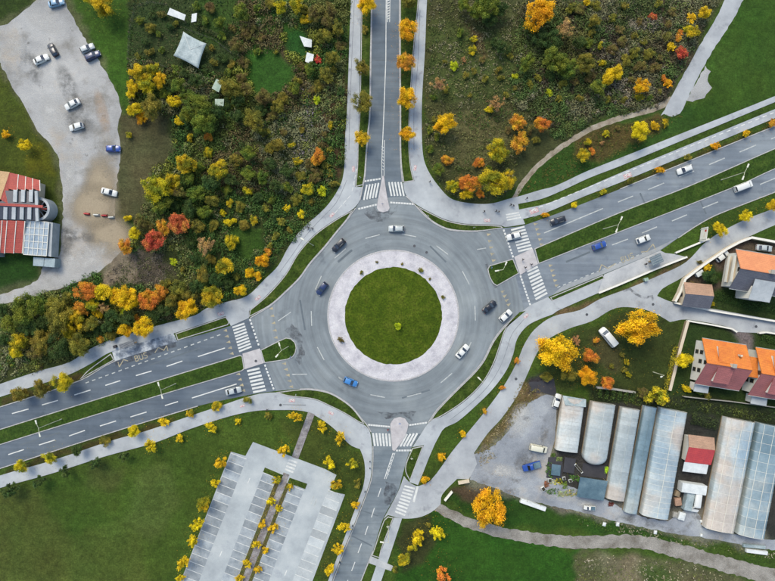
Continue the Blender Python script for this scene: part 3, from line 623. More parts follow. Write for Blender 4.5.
for u, v, a, p, s, r_ in ((353.4, 169, 90, rn, .8, True), (332, 215, 48, rn, .8, True), (415, 168, 80, rn, .8, True), (534, 211, 22, re_, 1.3, True), (627.4, 175.6, 22, re_, 1.2, True), (258, 298, 40, rw, .9, True), (221, 313.6, 18, rw, .9, True), (242.4, 405.8, 15, rw, .7, True), (292, 400.4, 0, rw, .9, True), (331, 413, -28, rw, .8, True), (526, 316, 45, re_, .8, True), (487, 220.4, 0, re_, .9, True), (377, 450, 80, rs, .1, False)):
    if s > .2: bike_mark(u, v, a, p, s, r_)
stripe('direction_line', (283, 404.6), (306, 405), .4, rw, M['black'], .132)
# patched trenches in the asphalt
M['repair'] = mat('asphalt_repair', [A(92, 102, 112), A(108, 118, 128)], .3, .85, 10, .12)
for a, b, wd, par in (((338, 262), (352, 250), 2.2, rb), ((430, 246), (446, 262), 1.6, rb), ((300, 300), (305, 330), 1.8, rb), ((470, 392), (446, 412), 0.1, rb), ((372, 60), (399, 60.6), 1.4, rn), ((371, 110), (399, 112), 1.2, rn), ((640, 193), (646, 206), 1.6, re_), ((700, 200), (706, 214), 1.6, re_), ((90, 396), (96, 412), 1.6, rw), ((120, 424), (128, 440), 0.1, rw), ((352, 536), (372, 546), 1.4, rs), ((360, 510), (378, 516), 1.2, rs), ((566, 262), (590, 252), 1.8, re_), ((20, 445), (60, 432.4), 1.4, rw), ((150, 365), (200, 348), 1.2, rw), ((402, 398), (430, 390), 1.6, rb)):
    if wd > .5: stripe('asphalt_patch', a, b, wd, par, M['repair'], ZR+.003)
# tar stains
sheet('tar_stain', [(364, 214), (372, 204), (378, 212), (390, 211), (398, 204), (398, 209), (391, 217), (380, 222), (370, 219)], ZR+.005, M['stain'], jag=1.2, parent=rn)
sheet('tar_stain', [(378, 412), (396, 413), (412, 411), (416, 412), (411, 422), (408, 418), (400, 415), (392, 418), (386, 419)], ZR+.005, M['stain'], jag=1.0, parent=rs)
sheet('tar_stain', [(284, 330), (292, 324), (300, 332), (303, 346), (305, 352), (300, 366), (294, 360), (299, 350), (297, 340), (290, 336)], ZR+.005, M['stain'], jag=1.2, parent=rw)
sheet('tar_stain', [(386, 482), (394, 484), (398, 490), (392, 504), (386, 506), (384, 496)], ZR+.005, M['stain'], jag=1.2, parent=rs)
ribbon('tar_stain', [(622, 291), (630, 289), (636, 294), (644, 298), (652, 296), (653, 301)], 2.4, .036, M['stain'], parent=lane)
ribbon('tar_stain', [(115, 364), (140, 356), (176, 344)], 5.5, ZR+.004, M['stain'], parent=rw)
ribbon('tar_stain', [(486, 264), (490, 276), (496, 288)], 2.6, ZR+.004, M['stain'], parent=rb)
for pts, par, z in (([(524, 319), (512, 334), (506.5, 350), (500, 367), (488, 386), (470, 404), (450, 420)], re_, .1265), ([(354.4, 0), (352.6, 40), (351, 80), (349.6, 120), (349, 150)], rn, .1265), ([(347, 180), (336, 203), (318, 222), (304, 238), (293, 254), (280, 272)], rn, .1268), ([(420, 10), (418, 60), (414, 110), (414, 150)], rn, .1265)):
    ribbon('crack_seal', pts, .55, z, M['seal'], parent=par)

# ------------------------------------------------------------------ car park
def CP(i, j):
    """car park grid: i across (right), j along (down), image pixels from its upper-left corner"""
    ax, ay = (.932, .362), (-.362, .932)
    return (231+ax[0]*i+ay[0]*j, 452+ax[1]*i+ay[1]*j)
cpk = sheet('car_park', [(231, 451.6), (245.5, 456), (253, 442), (325, 469), (336.5, 475), (329.5, 491), (345, 494.5), (312.6, 581), (290, 640), (200, 640), (162, 630), (190, 557.5)], .10, M['paver'], sm=False)
def stall_row(i0, i1, j0, j1, m, step=8.25, side=-1):
    k = int((j1-j0)/step)
    for t in range(k): sheet('stall_surface', [CP(i0, j0+t*step), CP(i1, j0+t*step), CP(i1, j0+(t+1)*step), CP(i0, j0+(t+1)*step)], .106, m, parent=cpk, sm=False)
    for t in range(k+1):
        stripe('stall_line', CP(i0, j0+t*step), CP(i1+2*side*-1*0, j0+t*step), .55, cpk, M['white'], .112)
stall_row(.6, 17, 1, 190, M['stall'])
stall_row(37.5, 51.5, 7.5, 180, M['stall'])
stall_row(67, 82, 9.5, 180, M['stall'])
stall_row(104, 119.6, 0, 175, M['stall_l'])
sheet('planted_bed', [CP(37.2, 2), CP(57, 2.6), CP(57, 7.4), CP(37.2, 7)], .15, M['verge'], parent=cpk)
sheet('planted_bed', [CP(64, 2.6), CP(82.6, 2), CP(82.6, 7.6), CP(64, 8)], .15, M['verge'], parent=cpk)
M['bed'] = mat('bed_soil', [A(70, 66, 38), A(92, 86, 50), A(70, 84, 34)], .5, .95, 4, .3, .5)
sheet('planted_bed', [CP(52, 8), CP(56.2, 8), CP(56.2, 190), CP(52, 190)], .15, M['bed'], parent=cpk, sm=False)
sheet('planted_bed', [CP(63, 8.4), CP(66.6, 8.4), CP(66.6, 190), CP(63, 190)], .15, M['bed'], parent=cpk, sm=False)
sheet('walkway', [CP(56.4, 0), CP(62.8, 0), CP(62.8, 190), CP(56.4, 190)], .13, M['walk'], parent=cpk, sm=False)
zebra((289.4, 458), (298, 461), (293, 474), (284.6, 470.6), 4, cpk, z=.118)
for u, v in ((250, 478), (222, 551), (287, 570)):
    stripe('direction_arrow', (u, v), (u-2.2, v+5.4), .9, cpk, M['white'], .112)
for u, v in ((311, 496), (314, 498.5)):
    stripe('direction_arrow', (u, v+8), (u+3, v), .9, cpk, M['white_w'], .112)

# ------------------------------------------------------------------ foliage
def leaf_quads(cen, nor, size, aspect=.62):
    N = len(cen); nor = nor/np.maximum(1e-6, np.linalg.norm(nor, axis=1, keepdims=True))
    a = RNG.normal(size=(N, 3)); u = np.cross(nor, a); u /= np.maximum(1e-6, np.linalg.norm(u, axis=1, keepdims=True)); t = np.cross(nor, u)
    s = size[:, None]
    return np.stack([cen-u*s, cen-t*s*aspect, cen+u*s, cen+t*s*aspect], 1).reshape(-1, 3)
def quad_mesh(name, v, tint=None, col=None):
    n = len(v)//4; me = bpy.data.meshes.new(name)
    me.vertices.add(n*4); me.vertices.foreach_set('co', v.astype(np.float32).ravel())
    me.loops.add(n*4); me.loops.foreach_set('vertex_index', np.arange(n*4, dtype=np.int32))
    me.polygons.add(n); me.polygons.foreach_set('loop_start', np.arange(0, n*4, 4, dtype=np.int32))
    me.update(calc_edges=True)
    if tint is not None:
        at = me.attributes.new('tint', 'FLOAT', 'POINT'); at.data.foreach_set('value', np.repeat(tint, 4).astype(np.float32))
    if col is not None:
        ca = me.color_attributes.new('leafcol', 'FLOAT_COLOR', 'POINT')
        ca.data.foreach_set('color', np.concatenate([np.repeat(col, 4, 0), np.ones((n*4, 1))], 1).ravel().astype(np.float32))
    return me
def unit(N):
    d = RNG.normal(size=(N, 3)); return d/np.linalg.norm(d, axis=1, keepdims=True)
def crown_mesh(name, nl, nleaf, leaf, spread=.62, lob=(.26, .46), flat=.85):
    c = unit(nl)*(RNG.random((nl, 1))**.45)*spread; c[:, 2] = c[:, 2]*flat; rl = RNG.uniform(*lob, nl); rl[0] = lob[1]*1.25; c[0] *= .2
    k = RNG.choice(nl, nleaf, p=rl**2/np.sum(rl**2)); d = unit(nleaf); d[:, 2] = np.where(d[:, 2] < -.35, -d[:, 2]*.7, d[:, 2])
    d /= np.linalg.norm(d, axis=1, keepdims=True)
    rr = rl[k]*np.clip(np.abs(RNG.normal(.8, .3, nleaf)), .15, 1.55)
    p = c[k]+d*rr[:, None]
    nrm = d+RNG.normal(size=(nleaf, 3))*.8
    lt = RNG.random(nl)
    tint = np.clip(lt[k]*.5+RNG.random(nleaf)*.5, 0, 1)
    return quad_mesh(name, leaf_quads(p, nrm, leaf*RNG.uniform(.55, 1.3, nleaf)), tint)
PROTO = {'big': [crown_mesh('crown_big', 70, 13000, .036, .82, (.08, .25)) for _ in range(4)],
         'mid': [crown_mesh('crown_mid', 38, 6500, .05, .80, (.10, .30)) for _ in range(7)],
         'small': [crown_mesh('crown_small', 20, 2000, .08, .74, (.12, .34)) for _ in range(6)],
         'bare': [crown_mesh('crown_bare', 34, 2200, .04, .85, (.1, .2)) for _ in range(3)],
         'spiky': [crown_mesh('crown_spiky', 26, 1700, .08, .80, (.10, .26)) for _ in range(4)]}
def twig_mesh(seed):
    r = random.Random(seed); mb = MB(); mb.tube([(0, 0, -1.3), (.02, .01, -.4), (.03, 0, .2)], [.07, .055, .03], 6)
    for i in range(9):
        a = i*2.4+r.random(); e = r.uniform(.15, .95); L = r.uniform(.5, .85); z0 = r.uniform(-.6, .05)
        p1 = (math.cos(a)*L*.5, math.sin(a)*L*.5, z0+L*e*.6); p2 = (math.cos(a+.2)*L, math.sin(a+.2)*L, z0+L*e)
        mb.tube([(.02, 0, z0), p1, p2], [.035, .022, .01], 4, False)
    me = mb.mesh('trunk'); me.materials.append(M['bark']); return me
TRUNK = [twig_mesh(i) for i in range(4)]
def leaf_mat(name, c1, c2, mix=.5):
    m, n, l, b = new_mat('leaf_'+name)
    at = n.new('ShaderNodeAttribute'); at.attribute_name = 'tint'
    oi = n.new('ShaderNodeObjectInfo'); tc = n.new('ShaderNodeTexCoord')
    va = n.new('ShaderNodeVectorMath'); va.operation = 'MULTIPLY_ADD'; va.inputs[1].default_value = (1, 1, 1)
    l.new(tc.outputs['Object'], va.inputs[0]); sc = n.new('ShaderNodeVectorMath'); sc.operation = 'SCALE'; sc.inputs[0].default_value = (37, 91, 53); l.new(oi.outputs['Random'], sc.inputs[3]); l.new(sc.outputs[0], va.inputs[2])
    t = n.new('ShaderNodeTexNoise'); t.inputs['Scale'].default_value = 1.1; t.inputs['Detail'].default_value = 2; l.new(va.outputs[0], t.inputs['Vector'])
    mr = n.new('ShaderNodeMapRange'); mr.inputs[1].default_value = mix-.10; mr.inputs[2].default_value = mix+.10; l.new(t.outputs[0], mr.inputs[0])
    mx = n.new('ShaderNodeMix'); mx.data_type = 'RGBA'; mx.inputs[6].default_value = (*c1, 1); mx.inputs[7].default_value = (*c2, 1); l.new(mr.outputs[0], mx.inputs[0])
    mr2 = n.new('ShaderNodeMapRange'); mr2.inputs[3].default_value = .42; mr2.inputs[4].default_value = 1.5; l.new(at.outputs['Fac'], mr2.inputs[0])
    s2 = n.new('ShaderNodeVectorMath'); s2.operation = 'SCALE'; l.new(mx.outputs[2], s2.inputs[0]); l.new(mr2.outputs[0], s2.inputs[3])
    hs = n.new('ShaderNodeHueSaturation'); l.new(s2.outputs[0], hs.inputs['Color'])
    h = n.new('ShaderNodeMapRange'); h.inputs[3].default_value = .485; h.inputs[4].default_value = .515; l.new(oi.outputs['Random'], h.inputs[0]); l.new(h.outputs[0], hs.inputs['Hue'])
    b.inputs['Roughness'].default_value = .7; b.inputs['Specular IOR Level'].default_value = .15
    l.new(hs.outputs[0], b.inputs['Base Color'])
    tr = n.new('ShaderNodeBsdfTranslucent'); l.new(hs.outputs[0], tr.inputs[0])
    ms = n.new('ShaderNodeMixShader'); ms.inputs[0].default_value = .3
    l.new(b.outputs[0], ms.inputs[1]); l.new(tr.outputs[0], ms.inputs[2]); l.new(ms.outputs[0], n['Material Output'].inputs[0])
    return m
K = 1.45
CW = {'Y': 'yellow', 'G': 'golden', 'O': 'orange', 'R': 'red', 'YG': 'yellow-green', 'GR': 'green', 'DG': 'dark green', 'OL': 'olive', 'BR': 'brownish', 'PK': 'pale half-bare', 'LG': 'bright lime'}
LEAF = {'Y': leaf_mat('yellow', A(238, 210, 34, K), A(220, 188, 36, K)), 'G': leaf_mat('golden', A(238, 196, 30, K), A(230, 172, 30, K)),
        'O': leaf_mat('orange', A(222, 146, 58, K), A(222, 176, 48, K), .56), 'R': leaf_mat('red', A(208, 92, 70, K), A(220, 148, 74, K), .6),
        'YG': leaf_mat('yellow_green', A(140, 144, 40, K), A(218, 192, 36, K), .49), 'GR': leaf_mat('green', A(88, 112, 44, K), A(130, 140, 50, K)),
        'DG': leaf_mat('dark_green', A(62, 86, 44, K), A(84, 104, 52, K)), 'OL': leaf_mat('olive', A(112, 114, 48, K), A(156, 144, 56, K)),
        'BR': leaf_mat('brown', A(116, 100, 62, K), A(130, 124, 62, K)), 'PK': leaf_mat('pale', A(176, 134, 100, K), A(206, 164, 100, K)), 'LG': leaf_mat('lime', A(196, 202, 34, K), A(170, 186, 36, K))}
ORD = 'first second third fourth fifth sixth seventh eighth ninth tenth eleventh twelfth thirteenth fourteenth fifteenth sixteenth seventeenth eighteenth'.split()
ROSTER = {}
def plant(u, v, r, c, zone, sort='x', shape=None, kind=None, sx=1, sy=1, hz=None):
    Rm = r*S; tall = r >= 6.2
    kind = kind or ('tree' if tall else 'shrub')
    zc = hz if hz else (Rm*1.05+.9 if tall else Rm*.62+.12)
    x, y, _ = P(u, v, zc)
    root = thing(kind, 'x', 'tree' if kind == 'tree' else 'shrub', (x, y, 0), 0)
    shape = shape or ('big' if r >= 9.5 else 'mid' if r >= 5.5 else 'small')
    if c == 'PK': shape = 'bare'
    i = random.randrange(len(PROTO[shape])); me = PROTO[shape][i]
    if len(me.materials) == 0: me.materials.append(LEAF['Y'])
    cr = obj('crown' if kind == 'tree' else 'foliage', me, LEAF[c], root)
    cr.location = (0, 0, zc); cr.rotation_euler = (0, 0, random.uniform(0, 6.28)); q = 1.1
    cr.scale = (Rm*q*sx, Rm*q*sy, Rm*(.95 if tall else .8))
    if sx != 1 or sy != 1: cr.rotation_euler = (0, 0, 0)
    else: k_ = random.uniform(.86, 1.16); cr.scale.x *= k_; cr.scale.y /= k_
    tm = random.choice(TRUNK); t = obj('trunk' if kind == 'tree' else 'stem', tm, None, root)
    hs = zc/1.3; t.scale = (Rm*.85, Rm*.85, hs); t.location = (0, 0, zc); t.rotation_euler = (0, 0, random.uniform(0, 6))
    ROSTER.setdefault((zone, c, kind), []).append((u, v, root, sort))
    return root
def many(zone, txt, sort='x'):
    for q in txt.split(';'):
        q = q.split()
        if not q: continue
        u, v, r = map(float, q[:3]); c = q[3]; kw = {}
        for e in q[4:]:
            if e.startswith('sx'): kw['sx'] = float(e[2:])
            elif e.startswith('sy'): kw['sy'] = float(e[2:])
            else: kw['shape'] = e
        plant(u, v, r, c, zone, sort, **kw)
many('in the verge left of the top road', '367 4 10 G;365 30 4.5 OL;362 67 8 OL;362 102 10.5 OL;362 139 7.5 Y', 'y')
many('in the verge right of the top road', '408 1 8 OL;408 30 10.5 G;406 63 9.5 O;407 98 10.5 G;407 133 8 G', 'y')
many('on the upper side of the left road', '20 395 8.5 OL;41 388 9 OL;62 382 10 YG')
many('between the left road and lower footpath', '22 466 7 YG;50 457.6 6.5 YG;78 450 6.3 DG;105 441 6 OL;134 432 6.3 Y;164 422 5.4 Y;190 413.4 5 YG;217 406.6 6 YG;247.5 400 5 OL')
many('along the lower left footpath, field side', '10 490 8.5 DG spiky;39 482 7 DG spiky;65 472 6.4 DG spiky;95 463 6.4 DG spiky;123.5 456 6.4 DG spiky;151 446 7 Y spiky;180 438 5 Y spiky;211 427 6 Y spiky;238 421 4 Y spiky;268 416 4.5 OL spiky;295 416.5 6.5 Y spiky;322 426 6 Y spiky;340 438 6.5 Y spiky')
many('in the row left of the car park', '220.5 463 7 Y spiky;215 482.6 5.6 Y spiky;203.4 504 7.4 YG;197 524.4 7 Y spiky;192 541 6.4 Y spiky;183 563 7.4 Y spiky;181 578 4.6 Y spiky', 'y')
many('along the walkway inside the car park', '276.5 480 5 YG spiky;271 502 5 Y spiky;279 508.4 4 Y spiky;262 524.4 5.2 Y spiky;273 527.8 6 Y spiky;256.6 544.5 5 Y spiky;265.6 550.5 4.6 Y spiky;247 563.4 5 Y spiky;257.6 570 4.6 Y spiky;240 578 4.6 Y spiky;290 486.5 4.4 YG spiky', 'y')
many('on the lawn right of the car park', '283.4 450 7 Y spiky;330 463 7 Y spiky;353 464 6.4 YG spiky;336 485 6.6 YG spiky;357.7 484 5.2 OL spiky;355 504.5 5 Y spiky;344 527 6.3 Y spiky;338 549 6.3 Y spiky;330 569.6 6.3 Y spiky', 'y')
many('between curved footpath and service road', '517 361 3.6 O;502 388 3.4 O;485 411 3.4 O;462.6 434 4.4 G;442 457 5 G;424.6 480 5 G', 'y')
many('in the garden with the parked van', '638 327 18.5 G sx1.1 sy.86;556 352 18.5 G;576 340 6 PK;596 340 4 O;591 357 8 O;587 376 9.5 G;608 382 7 O;568 374 8.5 OL;546 376 6 OL;622 355 3.5 OL spiky;627 362 3.5 YG spiky;624 370 3.5 OL spiky;628 374 3.5 YG spiky;612 366 3 OL spiky')
many('in the garden of the orange-roofed house', '684.7 359.7 8.4 Y;687 389 5 Y;657.6 396 13 YG spiky;642.6 393 6 BR;708 396 4.5 OL;700 392 4 GR')
many('in the walled garden at the right edge', '707 267.6 5 Y;710 275 7 DG;714 280 5 DG;700 262 3 BR;692 285 5 BR;712 304 3 YG')
many('beside the street right of the bus stop', '720 228.6 7.4 Y;746 216 6.4 Y;773 205 6.6 Y')
many('between upper right road and cycle path', '545 215 4 G;574 205 4 Y;603 192 4 YG;630 180.6 4 OL;659.6 170 5 G;688 157 4 OL;715.6 146 5 G;746 133.7 4.4 G;772.4 122.6 5.4 O')
many('on the lawn at the bottom centre', '489.7 508.4 17.5 G sx.9 sy1.1;418 539 8 Y spiky sx.85 sy1.25;437 533.7 8 Y spiky;403 558.7 7 YG;428 525 3.4 OL;442 576 9.5 O spiky;412 548 5 YG;395 570 4 OL')
many('in the meadow right of the top road', '486 6 14 GR;464 3 7 GR;475 12 7 GR;500 8 8 DG;490 19 8 DG;460 33 5 GR;474 39 4 YG;472.4 50 5 YG;454 65.6 5 LG;515 76.4 4 LG;526 63 8.4 GR;500 47 7 DG;508 50 5 DG;494 42 5 DG;510 56 4 OL;496 103 9 PK;490 109 5 Y;474 71 4 OL;501 78 4 OL;485 79 4.5 OL;482 60 4 BR;466 75 4 OL;498 70 4 OL;445 62 3 OL;464 60 4 PK;439 84 8 PK;434 97 4 GR;446 90 4 OL;470 95 3 OL;506 95 4 OL;515 88 3 OL')
many('in the dense wood at the top', '538 14 15 G;566 29 11.5 PK;555 59 12 GR;569 69 9.5 GR;585 63 9.5 OL;552 40 10 DG;540 38 8 DG;530 30 7 DG;587 43 6 GR;578 43 7 DG;587 2 4.4 Y;595 5 6 OL;600 45.6 4 YG;602 63 5 YG;549 93 4.6 LG;580 98 5 OL;559 99 4.4 OL;595 21 6.4 OL;580 10 6 BR;571 8 6 OL;592 33 5 OL;550 76 6 DG;562 84 5 OL;575 82 5 BR;538 78 5 OL;530 84 5 OL;590 76 6 BR')
many('in the scrub beside the upper right lane', '616 72 8.4 Y;607 80 7 Y;598 88 8 GR;642 86 8 G;640 97 5 YG;668 84 5.4 G;664 78 4 O;653 16 5 R;681 52.4 6.4 R;671 47 5.4 Y;678 38 4.6 O;680 33 4 O;666 37 5.5 BR;691 18 5.4 Y;693 32 7 YG;704 12.4 6.3 Y;687 28 5 YG;608 99 4.4 OL;644 42 4.4 OL;634 52 6 OL;648 54 6 OL;622 42 6 BR;626 60 6 OL;640 66 6 BR;655 68 6 BR;612 50 6 BR;660 92 4 OL;624 100 4 OL;634 36 4 OL;620 30 5 BR;640 22 5 BR;612 18 5 OL;625 6 5 OL;672 12 5 BR;668 24 5 BR;658 4 5 OL;660 58 4 BR;632 80 5 BR;650 98 4 GR')
many('in the grove above the paved plaza', '445 124 10.5 G;517 122 8.6 O;543 124 8 O;520 143 9.4 O;498 150 11 YG;448 160 6 O;478.6 162.4 5.6 O;470 184 10 O;452 186 7 YG;493 182 13.5 YG;507 180 9.5 YG;466 194 6.4 Y;438 169 6.4 GR;430 149 5 GR;437 137 4.4 GR;480 194 5 O;489 168 3.4 GR;460 178 5 BR;435 120 4 OL;430 130 4 GR;530 130 5 BR;536 140 5 OL;508 130 4 BR')
many('along the trodden path', '639.5 131 9.5 Y;655.5 126 5.4 Y;665 123 4.6 YG;606 134 4.4 YG;588 142 4.4 YG;583 155 7 YG;592 151 4 O;618 128 3 BR;602 143 3 PK')
many('below the allotment beside the gravel lot', '140 74 10 YG;133 86 7 Y;153 70 7 YG;160 80 7 Y;148 86 9 YG;152 107 11 OL;134 109 7.4 Y;131 94 5.4 Y;174 101 7 Y;179 84 8 GR;196 80 7 DG;198 106 12.5 GR;179 121 5.4 Y;204 124 12 GR;190 138 4.4 YG;208 137 5.4 O;129 135 4 YG;188 96 8 GR;142 118 6 G;165 94 6 GR;216 112 8 DG;214 98 6 DG;170 90 6 DG;186 116 7 GR')
many('around the small lawn at the top', '230 88 10 OL;236 46 7.4 BR;220 22 6.4 GR;241 13 8.4 GR;232 64 5 OL;254 120 10.5 OL;310 67 6.4 GR;317 100 4.4 LG;341 91 5 DG;341 113 6 DG;326 76 8 OL;318 86 6 OL;332 58 7.4 OL;324 36 8 OL;338 28 7 OL;316 12 9 BR;296 4 8 YG;280 6 7 YG;294 88 6.4 GR;264 96 8.4 BR;318 60 4.4 R;330 10 8 BR;340 46 6 BR;328 22 7 BR;306 20 6 YG;246 34 6 BR;252 28 5 BR;262 38 5 BR;244 62 6 BR;242 78 6 BR;246 90 7 BR;278 106 7 OL;262 110 6 DG;272 116 6 BR;284 98 6 OL;298 80 5 OL;302 66 5 BR;258 52 5 GR;312 90 4 BR;334 70 4 OL;276 52 3 OL;238 100 7 DG;226 104 6 DG;236 116 7 DG;306 10 6 OL;270 4 6 OL;258 8 5 GR')
many('in the thicket left of the curving path', '341 137 4.4 DG;341 163 4.6 DG;318 156 8 O;310 164 6 BR;298 161 5.4 YG;331 125 4.4 YG;308 189 7 YG;322 191 5.4 LG;334 184 5 OL;287 208 4.4 Y;301 214 4.4 Y;312 202 4.6 OL;266 208 5 OL;296 199 6 OL;248 152 8 GR;278 146 7 OL;292 145 4 YG;322 145 5 BR;326 166 5 OL;314 178 6 BR;300 176 6 OL;286 170 7 DG;270 164 7 DG;262 178 7 GR;276 186 7 DG;288 188 6 GR;264 132 6 OL;270 148 6 OL;284 132 5 BR;272 200 5 GR;318 172 6 BR;330 150 4 OL;302 130 4 OL;258 198 6 DG;282 222 5 OL;290 230 4 OL;274 218 5 DG;276 236 5 OL;324 134 4 BR;330 174 4 OL')
many('around the red tree in the left thicket', '186 165 10 YG;208 153 5.6 YG;219 170 10 YG;212 183 9 DG;155 189 13.5 YG;170 184 10 YG;180 192 7 BR;162 206 9 GR;196 193 9 GR;128 218 4.4 Y;223 213 4.4 Y;230 203 4.4 YG;228 223 5.4 Y;234 221 4 Y;254 220 5 YG;248 172 8 GR;248 191 5.4 YG;154 241 10.5 R;179 224 10.5 R;163 228 7.4 O;134 233 6.4 Y;125 247 8 O;206 245 11 PK;230 243 7 YG;174 262 4.4 LG;183 270 3.6 OL;140 223 7 BR;148 226 6 BR;236 240 5 YG;190 208 8 DG;204 212 7 GR;212 200 7 OL;198 226 7 OL;214 226 6 OL;190 242 6 DG;232 180 7 DG;236 160 7 OL;226 190 6 GR;240 206 6 OL;196 258 6 DG;210 260 6 OL;188 178 7 GR;200 168 6 GR;174 206 6 DG;244 226 6 OL')
many('above the left zebra crossing', '225 267 9.4 YG;250 272 5.6 G;258 276 5.4 G;262 260 7.4 G;240 290 6.4 G;212 297 11 YG;187 309 10.4 G;178 288 8 OL;203 274 8 OL;216 280 7 DG;196 286 7 DG;268 252 5 O;190 296 7 OL;166 284 6 OL;206 262 6 DG;228 284 6 DG;270 246 4 OL;236 276 5 OL')
many('in the bright wood above the left bus stop', '86 291 10.4 O;104 293 9.4 Y;128 297 12 G;116 296 8 G;149 300 10.4 O;160 292 8 O;124 330 7.4 G;144 327 10.4 G;100 339 4.6 O;80 345 11 OL;104 309 7 PK;98 313 5.6 Y;123 312 4.6 LG;80 309 8 O;138 318 5 O;112 316 7 DG;128 318 8 DG;92 304 7 YG;172 300 7 OL;164 310 7 DG;152 314 7 DG;108 326 7 DG;92 322 7 OL;118 306 6 OL;98 330 6 DG;112 336 6 OL;90 334 5 DG;176 296 6 OL')
many('in the dark wood at the left edge', '60 317 14 OL;54 305 9 OL;74 320 10 YG;68 330 8 YG;26 309 14 GR;40 306 9 GR;9 324 9 GR;18 342 9.4 YG;15 352 7 YG;32 328 9 DG;42 342 11 OL;36 354 8 BR;58 346 12 DG;54 338 5 O;86 326 7 OL;66 300 8 OL;46 322 8 DG;24 328 7 DG;4 340 6 DG;48 332 6 OL;30 342 6 OL;4 310 7 DG')
many('on the lawns around the gravel lot', '103 5 12 YG;6 134 5 G;24.5 145 6.4 Y;90 -4 8 YG')
plant(398, 326, 4.4, 'LG', 'at the centre of the roundabout island').location.z = .9
many('on the pale roundabout ring', '421 270 3 OL spiky;443 297 2.6 OL spiky;341 340 3.6 BR spiky;361.5 272.5 2.6 OL spiky;377 262 1.6 BR spiky;402 264 1.8 OL spiky;430 279 1.6 OL spiky')
many('in the overgrown allotment', '140 20 5 GR;150 28 6 OL;158 34 4 GR;145 42 4 DG;150 52 5 OL;162 50 4 GR;170 26 5 DG;162 14 5 BR;176 24 4 OL;205 20 5 GR;196 6 5 GR;212 48 4 OL;222 58 6 DG;214 62 5 OL;228 72 5 GR;206 70 5 DG;186 74 6 DG;176 70 5 GR;198 24 4 DG;138 56 4 OL;152 14 4 DG;232 28 5 BR;222 36 5 GR;210 8 6 BR')
# labels for the planting: colour, place, and order among its like
for (zone, c, kind), L in ROSTER.items():
    ax = 0 if L[0][3] == 'x' else 1; side = 'from the left' if ax == 0 else 'from the top'
    L.sort(key=lambda q: q[ax])
    for i, q in enumerate(L):
        q[2]['label'] = f"{CW[c]} {kind} {zone}" + (f", {ORD[i]} {side}" if len(L) > 1 else '')
        q[2]['group'] = f"{kind}s {zone}"
# undergrowth: low leafy ground cover nobody could count
def in_poly(x, y, poly):
    c = False; j = len(poly)-1
    for i in range(len(poly)):
        if (poly[i][1] > y) != (poly[j][1] > y) and x < (poly[j][0]-poly[i][0])*(y-poly[i][1])/(poly[j][1]-poly[i][1])+poly[i][0]: c = not c
        j = i
    return c
um, un, ul, ub = new_mat('leaf_undergrowth')
_a = un.new('ShaderNodeAttribute'); _a.attribute_name = 'leafcol'
ul.new(_a.outputs['Color'], ub.inputs['Base Color']); ub.inputs['Roughness'].default_value = .8; ub.inputs['Specular IOR Level'].default_value = .1
def undergrowth(name, label, poly, count, cols, rr=(.25, .8), per=22, leaf=.2, holes=(), cat='undergrowth', zs=.9):
    xs = [p[0] for p in poly]; ys = [p[1] for p in poly]; cen = []; nor = []; siz = []; colr = []
    rnd = np.random.default_rng(len(name)*7+count)
    fld = [(random.uniform(min(xs), max(xs)), random.uniform(min(ys), max(ys)), random.choice(cols)) for _ in range(60)]
    k = 0
    while k < count:
        u = random.uniform(min(xs), max(xs)); v = random.uniform(min(ys), max(ys))
        if not in_poly(u, v, poly) or any(in_poly(u, v, h) for h in holes): continue
        k += 1
        x, y = G(u, v); r = rr[0]+(rr[1]-rr[0])*random.random()**2
        near = min(fld, key=lambda q: (q[0]-u)**2+(q[1]-v)**2)[2]
        c = near if random.random() < .72 else random.choice(cols); c = np.array(A(*c, 1.8))*random.uniform(.7, 1.25)
        n = max(6, int(per*r/rr[1]))
        d = unit(n); d[:, 2] = np.abs(d[:, 2])
        cen.append(np.array([x, y, 0])+d*np.array([r, r, r*zs])*rnd.uniform(.5, 1.05, (n, 1)))
        nor.append(d+rnd.normal(size=(n, 3))*.6); siz.append(leaf*rnd.uniform(.5, 1.3, n)); colr.append(c[None]*rnd.uniform(.82, 1.18, (n, 1)))
    me = quad_mesh(name, leaf_quads(np.concatenate(cen), np.concatenate(nor), np.concatenate(siz)), col=np.concatenate(colr))
    o = obj(name, me, um); return tag(o, label, cat, kind='stuff')
lawnA = [(246, 52), (282, 50), (296, 64), (294, 78), (282, 92), (266, 98), (252, 90)]
lawnB = [(285, 30), (310, 28), (314, 52), (300, 58), (286, 52)]
allot = [(128, -10), (238, -10), (238, 75), (200, 78), (168, 64), (128, 62)]
lawnC = [(228, 232), (262, 224), (268, 246), (240, 262)]
burnt = [(100, 250), (178, 250), (178, 284), (100, 288)]
bare1 = [(116, 115), (172, 112), (176, 150), (152, 172), (142, 215), (116, 222)]
OLV = [(84, 98, 46), (66, 94, 44), (100, 106, 66), (94, 100, 54), (60, 84, 40), (88, 80, 54), (56, 82, 44), (64, 92, 42), (106, 108, 80), (112, 118, 50)]
undergrowth('undergrowth', 'low olive and brown undergrowth filling the upper left thicket', [(128, 60), (232, 76), (240, 0), (348, 0), (344, 110), (342, 168), (316, 214), (286, 246), (246, 293), (206, 306), (113, 336), (70, 358), (0, 380), (0, 307), (60, 290), (103, 270), (130, 246), (142, 215), (152, 170), (130, 112)], 5600, OLV, (.4, 1.9), 90, .21, (lawnA, lawnB, lawnC, burnt, bare1))
undergrowth('undergrowth', 'low brown and olive undergrowth filling the upper right scrub', [(524, 0), (716, 0), (694, 46), (660, 106), (600, 119), (558, 142), (534, 120), (512, 100), (516, 40)], 3000, [(80, 76, 56), (92, 94, 54), (104, 104, 78), (70, 64, 52), (112, 106, 92), (66, 78, 44), (78, 92, 50), (70, 90, 48), (88, 100, 54)], (.4, 1.8), 90, .2)
